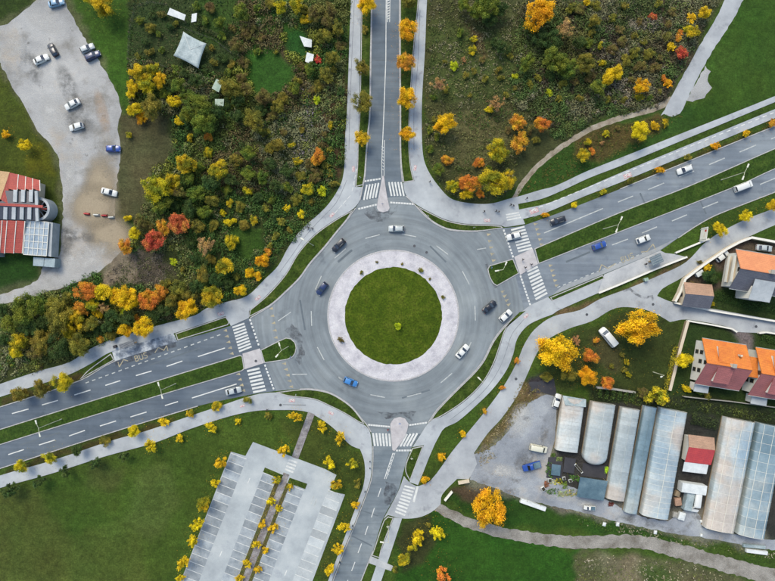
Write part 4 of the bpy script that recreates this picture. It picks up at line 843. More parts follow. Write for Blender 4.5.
undergrowth('meadow_weeds', 'scattered weeds and tufts across the meadow right of top road', [(430, 0), (520, 0), (514, 100), (534, 122), (506, 196), (462, 200), (440, 186), (426, 158), (426, 40)], 2600, [(84, 90, 50), (98, 98, 62), (116, 112, 86), (68, 86, 42)], (.2, .9), 20, .17)
undergrowth('weeds', 'weeds and small plants in the allotment beds', allot, 1800, [(58, 80, 40), (72, 84, 48), (90, 90, 60), (50, 70, 40)], (.15, .5), 14, .14)
undergrowth('rough_grass', 'rough grass tufts beside the dirt path', [(514, 196), (562, 150), (604, 128), (660, 116), (690, 112), (640, 146), (560, 182)], 700, [(74, 86, 38), (96, 90, 46), (60, 80, 34)], (.15, .45), 12, .13)
undergrowth('heather', 'pale lilac flowering weeds in a strip of the upper left thicket', [(302, 82), (316, 84), (314, 110), (312, 130), (316, 150), (300, 158), (290, 152), (296, 130), (300, 112)], 320, [(176, 164, 184), (150, 140, 158), (120, 112, 116)], (.15, .45), 14, .13)
undergrowth('dry_weeds', 'dry brown weeds on the bank beside the gravel yard', [(521, 382), (545, 392), (528, 404), (498, 442), (489, 449), (497, 458), (480, 466), (477, 452), (505, 415)], 420, [(120, 106, 72), (96, 92, 54), (140, 128, 100)], (.15, .45), 12, .13)
undergrowth('rubble_weeds', 'weeds and grey stones on the waste ground at bottom right', [(575, 554), (690, 563), (730, 580), (760, 600), (575, 600)], 600, [(96, 104, 56), (130, 124, 104), (72, 88, 42), (150, 144, 130)], (.15, .5), 12, .14)
undergrowth('nursery_weeds', 'mixed weeds along the fence behind the greenhouses', [(592, 388), (690, 400), (775, 414), (775, 422), (690, 410), (592, 400)], 420, [(56, 70, 36), (74, 84, 42), (44, 56, 32)], (.2, .7), 18, .17)
undergrowth('bank_weeds', 'weeds on the grass bank below the greenhouse yard', [(575, 514), (700, 540), (775, 552), (775, 560), (690, 546), (580, 526)], 380, [(62, 84, 34), (84, 92, 48), (140, 136, 120)], (.15, .45), 12, .13)
undergrowth('burnt_weeds', 'dark burnt stubble on the mound beside the gravel lot', [(128, 256), (164, 250), (178, 276), (160, 288), (120, 288), (104, 276)], 420, [(84, 78, 74), (106, 100, 92), (74, 80, 50), (130, 118, 102), (88, 92, 56)], (.15, .7), 20, .14)

# ------------------------------------------------------------------ houses
def tile_mat(name, c1, c2):
    m, n, l, b = new_mat(name)
    tc = n.new('ShaderNodeTexCoord').outputs['Object']
    wv = n.new('ShaderNodeTexWave'); wv.inputs['Scale'].default_value = 1.0; wv.bands_direction = 'X'; wv.inputs['Distortion'].default_value = .3; l.new(tc, wv.inputs[0])
    wv2 = n.new('ShaderNodeTexWave'); wv2.inputs['Scale'].default_value = .9; wv2.bands_direction = 'Y'; l.new(tc, wv2.inputs[0])
    rp = ramp(n, [(.3, c1), (.7, c2)]); l.new(noise(n, l, tc, .5, 5, .7), rp.inputs[0])
    c = mul(n, l, rp.outputs[0], noise(n, l, tc, 5, 3, .7), .82, 1.18); c = mul(n, l, c, wv2.outputs[1], .9, 1.05)
    l.new(c, b.inputs['Base Color']); b.inputs['Roughness'].default_value = .75
    ad = n.new('ShaderNodeMath'); l.new(wv.outputs[1], ad.inputs[0]); l.new(wv2.outputs[1], ad.inputs[1])
    bp = n.new('ShaderNodeBump'); bp.inputs['Strength'].default_value = .6; bp.inputs['Distance'].default_value = .05; l.new(ad.outputs[0], bp.inputs['Height']); l.new(bp.outputs[0], b.inputs['Normal'])
    return m
M['tile_o'] = tile_mat('orange_clay_tiles', A(206, 106, 14), A(228, 134, 24))
M['tile_o_shade'] = tile_mat('shaded_orange_tiles', A(150, 84, 84), A(176, 100, 98))  # the orange tiles again, with the shaded slope's tone painted in
M['tile_b'] = tile_mat('pale_orange_tiles', A(206, 128, 84), A(228, 150, 98))
M['bluegrey'] = tile_mat('dark_bluegrey_tiles', A(82, 84, 98), A(104, 106, 118))  # dark blue-grey tone for the lower roof slopes
M['red_roof'] = tile_mat('red_sheet_roof', A(158, 54, 40), A(182, 72, 52))
M['tan_roof'] = tile_mat('tan_sheet_roof', A(176, 140, 96), A(198, 164, 120))
M['brown_t'] = tile_mat('brown_tiles', A(160, 126, 104), A(190, 152, 126))
M['crimson'] = tile_mat('crimson_sheet', A(176, 44, 52), A(206, 62, 60))
M['flat'] = mat('grey_flat_roof', [A(160, 168, 178), A(192, 198, 206)], .4, .7, 5, .1, coord='obj')
def roof_slab(name, quad, th, m, parent):
    q = [Vector(p) for p in quad]; nn = (q[1]-q[0]).cross(q[2]-q[0]).normalized()
    if nn.z < 0: q = q[::-1]; nn = -nn
    mb = MB(); mb.add([p-nn*th for p in q]+q, BOXF); return mb.build(name, m, parent)
def window(parent, x, y, z, wd, ht, facing, name='window'):
    """facing: unit xy normal"""
    nx, ny = facing; tx, ty = -ny, nx
    def blk(o, w2, h2):
        p = [(x+tx*s*w2+nx*d, y+ty*s*w2+ny*d, z+k*h2) for d in (0, o) for s, k in ((-1, -1), (1, -1), (1, 1), (-1, 1))]
        return p
    wnd = MB().add(blk(.07, wd/2+.09, ht/2+.09), BOXF).build(name, M['winframe'], parent)
    MB().add(blk(.10, wd/2, ht/2), BOXF).build('pane', M['pane'], wnd)
    return wnd
def house(name, label, u, v, ang, L, W, eave, ridge, mN, mS, group=None, dorm=True, chim=True, over=.8):
    """u,v image-pixel base of the left gable's middle; +x runs along the ridge; +y is the upper (image) slope"""
    x, y = G(u, v); h = thing(name, label, 'house', (x, y, 0), R(ang), group)
    w2 = W/2
    MB().add([(0, -w2, 0), (L, -w2, 0), (L, w2, 0), (0, w2, 0), (0, -w2, eave), (L, -w2, eave), (L, w2, eave), (0, w2, eave), (0, 0, ridge-.12), (L, 0, ridge-.12)],
             [(0, 3, 2, 1), (0, 1, 5, 4), (2, 3, 7, 6), (3, 0, 4, 8, 7), (1, 2, 6, 9, 5), (4, 5, 9, 8), (6, 7, 8, 9)]).build('wall', M['wallw'], h)
    k = (ridge-eave)/w2; e = over; lz = eave-k*e+.12
    rn_ = roof_slab('roof_slope', [(-e, 0, ridge+.12), (L+e, 0, ridge+.12), (L+e, w2+e, lz), (-e, w2+e, lz)], .18, mN, h)
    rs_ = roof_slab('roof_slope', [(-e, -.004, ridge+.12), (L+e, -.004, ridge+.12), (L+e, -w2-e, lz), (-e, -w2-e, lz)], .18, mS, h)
    MB().tube([(-e, 0, ridge+.14), (L+e, 0, ridge+.14)], .13, 6).build('ridge_cap', mN, h)
    for sgn in (-1, 1): MB().tube([(-e, sgn*(w2+e+.06), lz-.02), (L+e, sgn*(w2+e+.06), lz-.02)], .09, 6).build('gutter', M['steel'], h)
    for yy, zz in ((-w2*.45, eave*.3), (w2*.45, eave*.3), (-w2*.45, eave*.8), (0, eave*.8), (w2*.45, eave*.8), (0, eave+(ridge-eave)*.45)):
        window(h, 0, yy, zz, 1.0, 1.3, (-1, 0))
    for sgn in (-1, 1):
        for xx in (L*.2, L*.5, L*.8): window(h, xx, sgn*w2, eave*.45, 1.2, 1.3, (0, sgn))
    if dorm:
        for sgn, mm in ((1, mN), (-1, mS)):
            x0, x1 = L*.26, L*.62; y0 = sgn*w2*.12; y1 = sgn*w2*.86; z0 = ridge-k*abs(y0); z1 = ridge-k*abs(y1)+1.2
            d = MB().add([(x0, y0, z0-.4), (x1, y0, z0-.4), (x1, y1, z1-1.6), (x0, y1, z1-1.6), (x0, y0, z0), (x1, y0, z0), (x1, y1, z1), (x0, y1, z1)], BOXF).build('dormer', M['wallw'], h)
            roof_slab('dormer_roof', [(x0-.2, y0, z0+.22), (x1+.2, y0, z0+.22), (x1+.2, y1+sgn*.25, z1+.16), (x0-.2, y1+sgn*.25, z1+.16)], .14, mm, d)
    if chim:
        ch = MB().box(L*.52, -.1, ridge-1.2, L*.52+.9, .8, ridge+1.0).build('chimney', M['wallc'], h)
        MB().box(L*.52-.1, -.2, ridge+1.0, L*.52+1.0, .9, ridge+1.15).build('chimney_cap', M['wallg'], ch)
        MB().box(L*.78, w2*.55, eave, L*.78+.5, w2*.55+.5, ridge-.6).build('flue', M['wallc'], h)
    return h
hA = house('house', 'white gabled house with orange tiled roof, shaded slope painted maroon, left of its neighbour', CX+305.6, CY+69, -9.1, 10.6, 11.0, 4.3, 7.7, M['tile_o'], M['tile_o_shade'], 'orange-roofed houses')
MB().box(.2, -8.2, 0, 3.8, -6.15, 2.4).build('porch_wall', M['wallw'], hA); MB().box(.0, -8.5, 2.42, 4.0, -5.9, 2.6).build('porch_roof', M['flat'], hA)
cn = MB().box(11.3, -1.6, 0, 15.2, 3.0, 4.4).build('link_wall', M['wallc'], hA)
roof_slab('link_roof', [(11.2, -2.0, 5.6), (15.4, -2.0, 5.6), (15.4, 3.4, 4.4), (11.2, 3.4, 4.4)], .16, M['tile_o'], hA)
hB = house('house', 'white gabled house with orange roof, shaded slope painted maroon, cut off by right edge', CX+357.5, CY+79, -9.1, 11.5, 11.6, 4.3, 7.7, M['tile_o'], M['tile_o_shade'], 'orange-roofed houses', chim=False)
MB().box(1.4, -8.6, 0, 5.4, -6.4, 2.4).build('porch_wall', M['wallw'], hB); MB().box(1.2, -8.9, 2.42, 5.6, -6.2, 2.6).build('porch_roof', M['flat'], hB)
hC = house('house', 'house with pale orange and dark slate roof behind white walls', CX+336.2, CY-20.5, -9.5, 13, 9.2, 5.4, 8.2, M['tile_b'], M['bluegrey'], 'slate-backed houses', dorm=False, chim=True)
gl = MB().box(4.3, -7.2, 0, 9.6, -3.0, 6.0).build('sun_room', M['wallw'], hC); roof_slab('sun_room_roof', [(4.1, -7.5, 6.1), (9.8, -7.5, 6.1), (9.8, -2.0, 7.4), (4.1, -2.0, 7.4)], .12, M['flat'], gl)
for bx, bz in ((-1.1, 2.6), (-1.1, 5.0)):
    b = MB().box(bx, -3.6, bz, -.02, 3.6, bz+.18).build('balcony', M['wallc'], hC)
    MB().box(bx, -3.6, bz+.18, bx+.1, 3.6, bz+1.05).build('balcony_rail', M['wallw'], b)
x, y, _ = P(684, 294.5, 2.5)
hD = thing('garage', 'small garage with pale orange and dark slate roof in the wall corner', 'garage', (x, y, 0), R(-5))
MB().add([(0, -2.9, 0), (7.0, -2.9, 0), (7.0, 2.9, 0), (0, 2.9, 0), (0, -2.9, 2.4), (7.0, -2.9, 2.4), (7.0, 2.9, 2.4), (0, 2.9, 2.4), (0, .2, 3.7), (7.0, .2, 3.7)], [(0, 3, 2, 1), (0, 1, 5, 4), (2, 3, 7, 6), (3, 0, 4, 8, 7), (1, 2, 6, 9, 5), (4, 5, 9, 8), (6, 7, 8, 9)]).build('wall', M['wallc'], hD)
roof_slab('roof_slope', [(-.3, .2, 3.85), (7.5, .2, 3.85), (7.5, 3.4, 2.45), (-.3, 3.4, 2.45)], .14, M['brown_t'], hD)
roof_slab('roof_slope', [(-.3, .196, 3.85), (7.5, .196, 3.85), (7.5, -3.3, 2.45), (-.3, -3.3, 2.45)], .14, M['bluegrey'], hD)
window(hD, 0, 0, 1.4, 1.0, 1.0, (-1, 0)); MB().box(7.02, -1.6, 0, 7.08, 1.2, 2.1).build('garage_door', M['wood'], hD)

# hall at the left edge
def hall():
    Z0, Z1 = 3.0, 4.8
    def w3(u, v, z): return Vector(P(u, v, z))
    x, y, _ = P(10, 214, 0)
    h = thing('hall', 'red-roofed hall with skylight rows and round bay beside the gravel lot', 'hall', (x, y, 0))
    o_ = Vector((x, y, 0)); q = lambda u, v, z: w3(u, v, z)-o_
    base = [q(-40, 174, Z0), q(39, 182, Z0), q(36, 222, Z0), q(25, 224, Z0), q(23.5, 253, Z0), q(-40, 253, Z0)]
    base = [Vector((p.x*.985, p.y*.985, 0)) for p in base]
    n = len(base); v = base+[Vector((p.x, p.y, Z0-.1)) for p in base]
    MB().add(v, [tuple(range(n))]+[(i, (i+1) % n, (i+1) % n+n, i+n) for i in range(n)]+[tuple(range(n, 2*n))]).build('wall', M['wallc'], h)
    # red roof: upper and lower slope in standing-seam panels
    ub = [9.5, 18.5, 26.5, 34, 41.5]
    for i in range(4):
        a, b = ub[i], ub[i+1]
        roof_slab('roof_panel', [q(a+.25-i*.6, 172.5+i*1.9, Z0), q(b-.25-i*.6, 174.4+i*1.9, Z0), q(b-1.4, 191, Z1-.9), q(a-1.2, 188.5, Z1-.9)], .15, M['red_roof'], h)
        MB().bar(q(b-i*.6, 174.4+i*1.9, Z0+.05), q(b-1.3, 191, Z1-.85), .16, .14).build('seam', M['wallw'], h)
    roof_slab('roof_panel', [q(9.6, 172, Z0), q(-40, 166, Z0), q(-40, 215, Z1+1.5), q(.4, 199, Z1+.4)], .15, M['tan_roof'], h)
    roof_slab('roof_panel', [q(9.7, 172.2, Z0), q(8.6, 188.4, Z1-.9), q(8, 204, Z1), q(.6, 199.4, Z1+.4)], .15, M['red_roof'], h)
    # glazed middle
    roof_slab('glazing', [q(-40, 189, Z1-.3), q(38, 191.5, Z1-.6), q(38.5, 205, Z1-.1), q(-40, 203, Z1+.2)], .12, M['pane'], h)
    roof_slab('glazing', [q(-40, 204, Z1+.16), q(38.5, 206, Z1-.14), q(37.5, 220.5, Z1-.6), q(-40, 218, Z1-.3)], .12, M['pane'], h)
    for i, uu in enumerate((15.2, 23, 31)):
        roof_slab('skylight', [q(uu-1.9, 189.5, Z1-.15), q(uu+1.9, 190, Z1-.15), q(uu+1.5, 202, Z1+.28), q(uu-2.3, 201.6, Z1+.28)], .3, M['flat'], h)
    for i, uu in enumerate((5.4, 13.8, 21.8, 29.4)):
        roof_slab('skylight', [q(uu-1.9, 207, Z1+.2), q(uu+1.9, 207.3, Z1+.2), q(uu+1.5, 219.6, Z1-.2), q(uu-2.3, 219.2, Z1-.2)], .3, M['flat'], h)
    MB().bar(q(-30, 202.6, Z1+.35), q(43, 206.6, Z1+.1), .7, .3).build('ridge_beam', M['red_roof'], h)
    MB().bar(q(36.6, 191, Z1-.2), q(37.6, 221, Z1-.2), .8, .5).build('parapet', M['flat'], h)
    lb = [-26, -17, -8, 1.2, 6.2, 15.3, 24]
    for i in range(6):
        a, b = lb[i], lb[i+1]; s_ = 1.7
        roof_slab('roof_panel', [q(a+.2+s_*.6, 220+a*.03, Z1-.55), q(b-.2+s_*.6, 220.4+b*.03, Z1-.55), q(b-.2-s_, 253.4, Z0), q(a+.2-s_, 252.4, Z0)], .15, M['red_roof'], h)
        MB().bar(q(b+s_*.6, 220.4+b*.03, Z1-.5), q(b-s_, 253.4, Z0+.05), .16, .14).build('seam', M['wallw'], h)
    # round bay
    c = q(37.8, 208.8, 3.6); c.z = 0; r1, r0 = 11.6*S, 9.2*S; v = []; f = []; n = 20
    for rr, zz in ((r1, 0), (r1, 3.6), (r0, 3.6), (r0, 1.2)):
        for k in range(n+1):
            a = -math.pi/2+math.pi*k/n; v.append((c.x+math.cos(a)*rr, c.y+math.sin(a)*rr, zz))
    for i in range(3):
        for k in range(n): f.append((i*(n+1)+k, i*(n+1)+k+1, (i+1)*(n+1)+k+1, (i+1)*(n+1)+k))
    bay = pyd('round_bay', v, f); obj('round_bay', bay, M['flat'], h)
    fl = [(c.x+math.cos(-math.pi/2+math.pi*k/n)*r0, c.y+math.sin(-math.pi/2+math.pi*k/n)*r0, 1.3) for k in range(n+1)]
    obj('bay_floor', pyd('bay_floor', fl, [tuple(range(n+1))]), M['pane'], h)
    MB().bar((c.x, c.y, 3.4), (c.x+r0*.95, c.y, 3.4), .3, .25).build('bay_beam', M['red_roof'], h)
    for k in (4, 8, 12, 16):
        a = -math.pi/2+math.pi*k/n; MB().bar((c.x, c.y, 3.2), (c.x+math.cos(a)*r0, c.y+math.sin(a)*r0, 3.2), .12, .12).build('bay_rib', M['flat'], h)
    # glazed canopy with white bars
    g = lambda i, j, z=3.6: q(26+(49-26)*i+(-2.6)*j, 220.6+(4.2)*i*.4+(254.4-220.6)*j, z)
    can = MB().add([g(0, 0, 0), g(1, 0, 0), g(1, 1, 0), g(0, 1, 0), g(0, 0, 3.3), g(1, 0, 3.3), g(1, 1, 3.3), g(0, 1, 3.3)], BOXF).build('canopy_base', M['wallg'], h)
    for i in range(5):
        for j in range(5):
            e = .02
            roof_slab('pane', [g((i+e)/5, (j+e)/5), g((i+1-e)/5, (j+e)/5), g((i+1-e)/5, (j+1-e)/5), g((i+e)/5, (j+1-e)/5)], .05, M['ghpane'], can)
    for i in range(6): MB().bar(g(i/5, 0, 3.66), g(i/5, 1, 3.66), .14, .12).build('bar', M['wallw'], can)
    for j in range(6): MB().bar(g(0, j/5, 3.68), g(1, j/5, 3.68), .14, .12).build('bar', M['wallw'], can)
    rw_ = [q(50.5, 222.5, 0), q(60, 224, 0), q(58.4, 257.5, 0), q(47.6, 255.5, 0)]
    MB().add([Vector((p.x, p.y, 0)) for p in rw_]+[Vector((p.x, p.y, 3.2)) for p in rw_], BOXF).build('side_block', M['flat'], h)
    MB().add([Vector((p.x, p.y, 3.2)) for p in (q(51.4, 233, 0), q(53, 233, 0), q(52, 250, 0), q(50.4, 250, 0))]+[Vector((p.x, p.y, 3.5)) for p in (q(51.4, 233, 0), q(53, 233, 0), q(52, 250, 0), q(50.4, 250, 0))], BOXF).build('vent', M['pane'], h)
    an = [q(33.2, 257, 2.6), q(55.4, 258.6, 2.6), q(54.6, 267.4, 2.6), q(32.8, 265.6, 2.6)]
    for k in range(2):
        t0, t1 = k*.5+.01, k*.5+.49
        aa = [an[0].lerp(an[1], t0), an[0].lerp(an[1], t1), an[3].lerp(an[2], t1), an[3].lerp(an[2], t0)]
        MB().add([Vector((p.x, p.y, 0)) for p in aa]+[Vector((p.x, p.y, 2.6)) for p in aa], BOXF).build('annex', M['annex'], h)
    lo = [q(-20, 245, 0), q(4.4, 243.6, 0), q(5, 257, 0), q(-20, 257, 0)]
    MB().add([Vector((p.x, p.y, 0)) for p in lo]+[Vector((p.x, p.y, 3.4)) for p in lo], BOXF).build('side_block', M['flat'], h)
M['ghpane'] = mat('greenhouse_glass', [A(120, 140, 160), A(158, 174, 190), A(190, 200, 210)], .35, .25, 3, .14, 0, .6, coord='obj')
M['annex'] = mat('annex_sheet', [A(140, 160, 172), A(168, 184, 194)], .5, .6, 4, .1, coord='obj')
hall()

# ------------------------------------------------------------------ greenhouses
def film_mat(name, c1, c2, clear=.3, sky_glow=A(208, 200, 194)):
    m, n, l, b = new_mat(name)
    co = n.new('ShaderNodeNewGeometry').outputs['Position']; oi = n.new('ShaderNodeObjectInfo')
    rp = ramp(n, [(.36, c1), (.50, c2), (.60, sky_glow)]); l.new(noise(n, l, co, .06, 4, .6), rp.inputs[0])  # last stop paints a reflected sunset glow into the film colour
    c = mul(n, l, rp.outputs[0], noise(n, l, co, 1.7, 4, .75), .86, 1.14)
    mr = n.new('ShaderNodeMapRange'); mr.inputs[3].default_value = .9; mr.inputs[4].default_value = 1.08; l.new(oi.outputs['Random'], mr.inputs[0])
    s = n.new('ShaderNodeVectorMath'); s.operation = 'SCALE'; l.new(c, s.inputs[0]); l.new(mr.outputs[0], s.inputs[3]); l.new(s.outputs[0], b.inputs['Base Color'])
    b.inputs['Roughness'].default_value = .32; b.inputs['Specular IOR Level'].default_value = .55
    tr = n.new('ShaderNodeBsdfTransparent'); ms = n.new('ShaderNodeMixShader')
    cl = n.new('ShaderNodeMapRange'); cl.inputs[1].default_value = .35; cl.inputs[2].default_value = .7; cl.inputs[3].default_value = clear*.3; cl.inputs[4].default_value = clear*1.4
    l.new(noise(n, l, co, .4, 5, .75, (1, .5, 1)), cl.inputs[0]); l.new(cl.outputs[0], ms.inputs[0]); l.new(b.outputs[0], ms.inputs[1]); l.new(tr.outputs[0], ms.inputs[2]); l.new(ms.outputs[0], n['Material Output'].inputs[0])
    return m
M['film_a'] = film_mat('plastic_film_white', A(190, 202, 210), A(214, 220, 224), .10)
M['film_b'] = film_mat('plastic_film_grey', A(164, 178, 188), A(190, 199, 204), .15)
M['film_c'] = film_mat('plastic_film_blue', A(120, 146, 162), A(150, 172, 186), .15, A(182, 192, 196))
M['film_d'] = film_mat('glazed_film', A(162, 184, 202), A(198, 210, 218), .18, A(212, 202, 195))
M['soil'] = mat('bed_soil_dark', [A(52, 48, 42), A(66, 66, 44)], .8, .95, 4, .3)
def greenhouse(label, tl, tr, br, bl, m, nb, ridge, eave=1.3, rails=3, rounded=False, rail_m='wallw'):
    zc = eave+.4
    p = [Vector(P(*c, zc)) for c in (tl, tr, br, bl)]
    a = (p[0]+p[1])/2; b = (p[3]+p[2])/2; d = (b-a); d.z = 0; L = d.length
    W = (((p[1]-p[0]).length+(p[2]-p[3]).length)/2)*.925
    g = thing('greenhouse', label, 'greenhouse', (a.x, a.y, 0), math.atan2(d.y, d.x), 'plastic tunnel greenhouses')
    w2 = W/2; NS = 12
    prof = [(w2*math.cos(math.pi*k/NS), eave+(ridge-eave)*math.sin(math.pi*k/NS)) for k in range(NS+1)]
    prof = [(w2, .05)]+prof+[(-w2, .05)]
    n = len(prof); bl_ = L/nb
    v = [(x0, y_, z_) for x0 in (.02, bl_-.02) for y_, z_ in prof]; f = [(k, k+1, n+k+1, n+k) for k in range(n-1)]
    pm = pyd('cover_panel', v, f)
    for q in pm.polygons: q.use_smooth = True
    hm = MB().tube([(0, y_*1.004, z_+.03) for y_, z_ in prof], .035, 5).mesh('hoop')
    last = nb-1 if rounded else nb
    for i in range(last):
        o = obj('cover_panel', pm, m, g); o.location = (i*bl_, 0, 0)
    for i in range(last+1):
        o = obj('hoop', hm, M[rail_m], g); o.location = (i*bl_, 0, 0)
    for x0 in ((0,) if rounded else (0, L)):
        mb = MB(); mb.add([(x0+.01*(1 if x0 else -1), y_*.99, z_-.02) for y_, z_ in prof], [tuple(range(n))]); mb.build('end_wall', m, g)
    if rounded:
        vv = []; rings = 6; x0 = last*bl_
        for i in range(rings+1):
            t = i/rings*math.pi/2
            for y_, z_ in prof: vv.append((x0+math.sin(t)*w2*.8*(1 if i else 0), y_*max(math.cos(t), .02), .05+(z_-.05)*max(math.cos(t)**.5 if math.cos(t) > 0 else 0, .02)))
        pm2 = pyd('end_dome', vv, [(i*n+k, i*n+k+1, (i+1)*n+k+1, (i+1)*n+k) for i in range(rings) for k in range(n-1)])
        for q in pm2.polygons: q.use_smooth = True
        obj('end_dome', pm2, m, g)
    LL = last*bl_
    for k in range(rails):
        t = math.pi*(k+1)/(rails+1); yy, zz = w2*math.cos(t), eave+(ridge-eave)*math.sin(t)+.05
        MB().tube([(0, yy, zz), (LL, yy, zz)], .05, 5).build('rail', M[rail_m], g)
    for sgn in (-1, 1):
        MB().box(0, sgn*w2-.1, 0, LL, sgn*w2+.1, .3).build('base_board', M['wood'], g)
        MB().box(.6, sgn*w2*.5-w2*.35, .02, LL-.6, sgn*w2*.5+w2*.35, .22).build('planting_bed', M['soil'], g)
    return g
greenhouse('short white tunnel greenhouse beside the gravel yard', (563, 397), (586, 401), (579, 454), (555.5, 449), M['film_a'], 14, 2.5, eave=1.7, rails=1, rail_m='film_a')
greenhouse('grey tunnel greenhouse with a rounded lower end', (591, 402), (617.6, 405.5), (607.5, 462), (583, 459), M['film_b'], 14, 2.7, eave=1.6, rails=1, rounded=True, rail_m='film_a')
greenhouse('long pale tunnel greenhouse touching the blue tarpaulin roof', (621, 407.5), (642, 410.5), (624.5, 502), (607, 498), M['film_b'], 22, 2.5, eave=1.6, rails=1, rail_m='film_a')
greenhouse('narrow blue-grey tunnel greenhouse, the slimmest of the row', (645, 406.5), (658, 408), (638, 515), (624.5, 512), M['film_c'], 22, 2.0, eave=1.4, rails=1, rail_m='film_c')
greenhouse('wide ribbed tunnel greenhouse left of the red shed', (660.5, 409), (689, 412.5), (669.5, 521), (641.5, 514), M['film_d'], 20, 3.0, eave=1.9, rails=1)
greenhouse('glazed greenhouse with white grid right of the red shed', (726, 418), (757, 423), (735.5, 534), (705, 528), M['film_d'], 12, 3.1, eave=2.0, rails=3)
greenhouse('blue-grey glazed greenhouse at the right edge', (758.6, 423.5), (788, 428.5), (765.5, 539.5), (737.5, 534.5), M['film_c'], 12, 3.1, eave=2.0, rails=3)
# lean-to at the top of the short tunnel
def slab_thing(name, label, cat, quad, z0, z1, m, legs=True, group=None, th=.12):
    q = [Vector(P(u, v, (z0+z1)/2)) for u, v in quad]; c = sum(q, Vector())/4
    t = thing(name, label, cat, (c.x, c.y, 0), 0, group); zz = [z1, z1, z0, z0]
    r = [Vector((p.x-c.x, p.y-c.y, z)) for p, z in zip(q, zz)]
    roof_slab('roof', r, th, m, t)
    if legs:
        for p in r: MB().bar((p.x*.94, p.y*.94, 0), (p.x*.94, p.y*.94, p.z-.1), .1).build('post', M['wood'], t)
    return t
M['tarp_b'] = mat('blue_tarpaulin', [A(70, 96, 112), A(92, 118, 134), A(120, 144, 156)], .3, .45, 4, .12)
M['tarp_p'] = mat('pale_tarpaulin', [A(128, 146, 154), A(160, 176, 184), A(184, 196, 202)], .5, .6, 4, .16)
M['tarp_w'] = mat('white_tarpaulin', [A(206, 212, 218), A(236, 240, 244)], .5, .5, 4, .08)
M['tarp_g'] = mat('green_sheet', [A(130, 160, 146), A(190, 206, 196)], .6, .5, 4, .12)
M['dark_mat'] = mat('dark_ground_cloth', [A(52, 52, 60), A(68, 68, 74)], .4, .9, 5, .15)
slab_thing('lean_to', 'blue-grey lean-to roof above the short white greenhouse', 'lean-to', [(563, 395.6), (586.4, 399.6), (585.6, 407), (565, 405)], 2.6, 2.2, M['tarp_p'])
slab_thing('tarpaulin_roof', 'blue tarpaulin roof beside the long pale greenhouse', 'shelter', [(580, 477), (607.6, 481), (604, 501), (577, 497)], 2.2, 2.6, M['tarp_b'])
o = sheet('ground_cloth', [(583, 463), (606, 466), (606.5, 479), (581, 475.6)], .03, M['dark_mat'], kind=None, sm=False); tag(o, 'dark ground cloth below the rounded greenhouse', 'ground cloth')
o = sheet('ground_cloth', [(528, 382), (553, 379), (556, 395), (530, 391)], .03, M['dark_mat'], kind=None, sm=False, jag=1); tag(o, 'dark ground cloth above the gravel yard', 'ground cloth')
slab_thing('plant_bench', 'dark bench sheet in the nursery yard, left one', 'bench', [(552, 464), (561, 465.4), (560, 476), (551, 475)], .7, .7, M['tarp_b'])
slab_thing('plant_bench', 'dark bench crowded with pot plants in the nursery yard', 'bench', [(565, 457), (576, 459), (574, 474), (563, 472)], .5, .5, M['dark_mat'])
for i, (u, v, a, b, cc, lab) in enumerate(((570, 462, 5, 3, 'YG', 'yellow-green pot plants on the dark nursery bench'), (549, 470, 3, 8, 'GR', 'green pot plants left of the nursery bench'), (556, 482, 6, 3, 'YG', 'yellow-flowering pot plants below the nursery benches'), (552, 491, 6, 2.5, 'GR', 'green pot plants at the lane edge of the nursery'), (574, 478, 5, 3, 'GR', 'green pot plants beside the blue tarpaulin roof'), (571, 493, 6, 3, 'OL', 'mixed pot plants left of the blue tarpaulin roof'))):
    col = {'YG': [(170, 160, 50), (110, 120, 50)], 'GR': [(74, 110, 48), (56, 86, 40)], 'OL': [(120, 130, 80), (150, 140, 70), (80, 100, 50)]}[cc]
    undergrowth('pot_plants', lab, [(u-a, v-b), (u+a, v-b), (u+a, v+b), (u-a, v+b)], 40, col, (.2, .45), 16, .14, cat='pot plants')
# red shed
def shed():
    x, y, _ = P(698.5, 450, 2)
    t = thing('shed', 'shed with crimson and brown tiled roof between the greenhouses', 'shed', (x, y, 0), R(-7))
    MB().box(-3.2, -3.4, 0, 3.2, 3.4, 2.4).build('wall', M['wallw'], t)
    roof_slab('roof_slope', [(-3.6, .8, 3.5), (3.6, .8, 3.5), (3.6, 4.0, 2.5), (-3.6, 4.0, 2.5)], .12, M['brown_t'], t)
    roof_slab('roof_slope', [(-3.6, .796, 3.5), (3.6, .796, 3.5), (3.6, -3.6, 2.5), (-3.6, -3.6, 2.5)], .12, M['crimson'], t)
    roof_slab('awning', [(-3.7, -3.64, 2.4), (3.0, -3.64, 2.4), (3.0, -6.4, 2.0), (-3.7, -6.4, 2.0)], .06, M['tarp_w'], t)
    MB().box(-.5, -3.45, 0, .5, -3.4, 2).build('door', M['wood'], t)
shed()
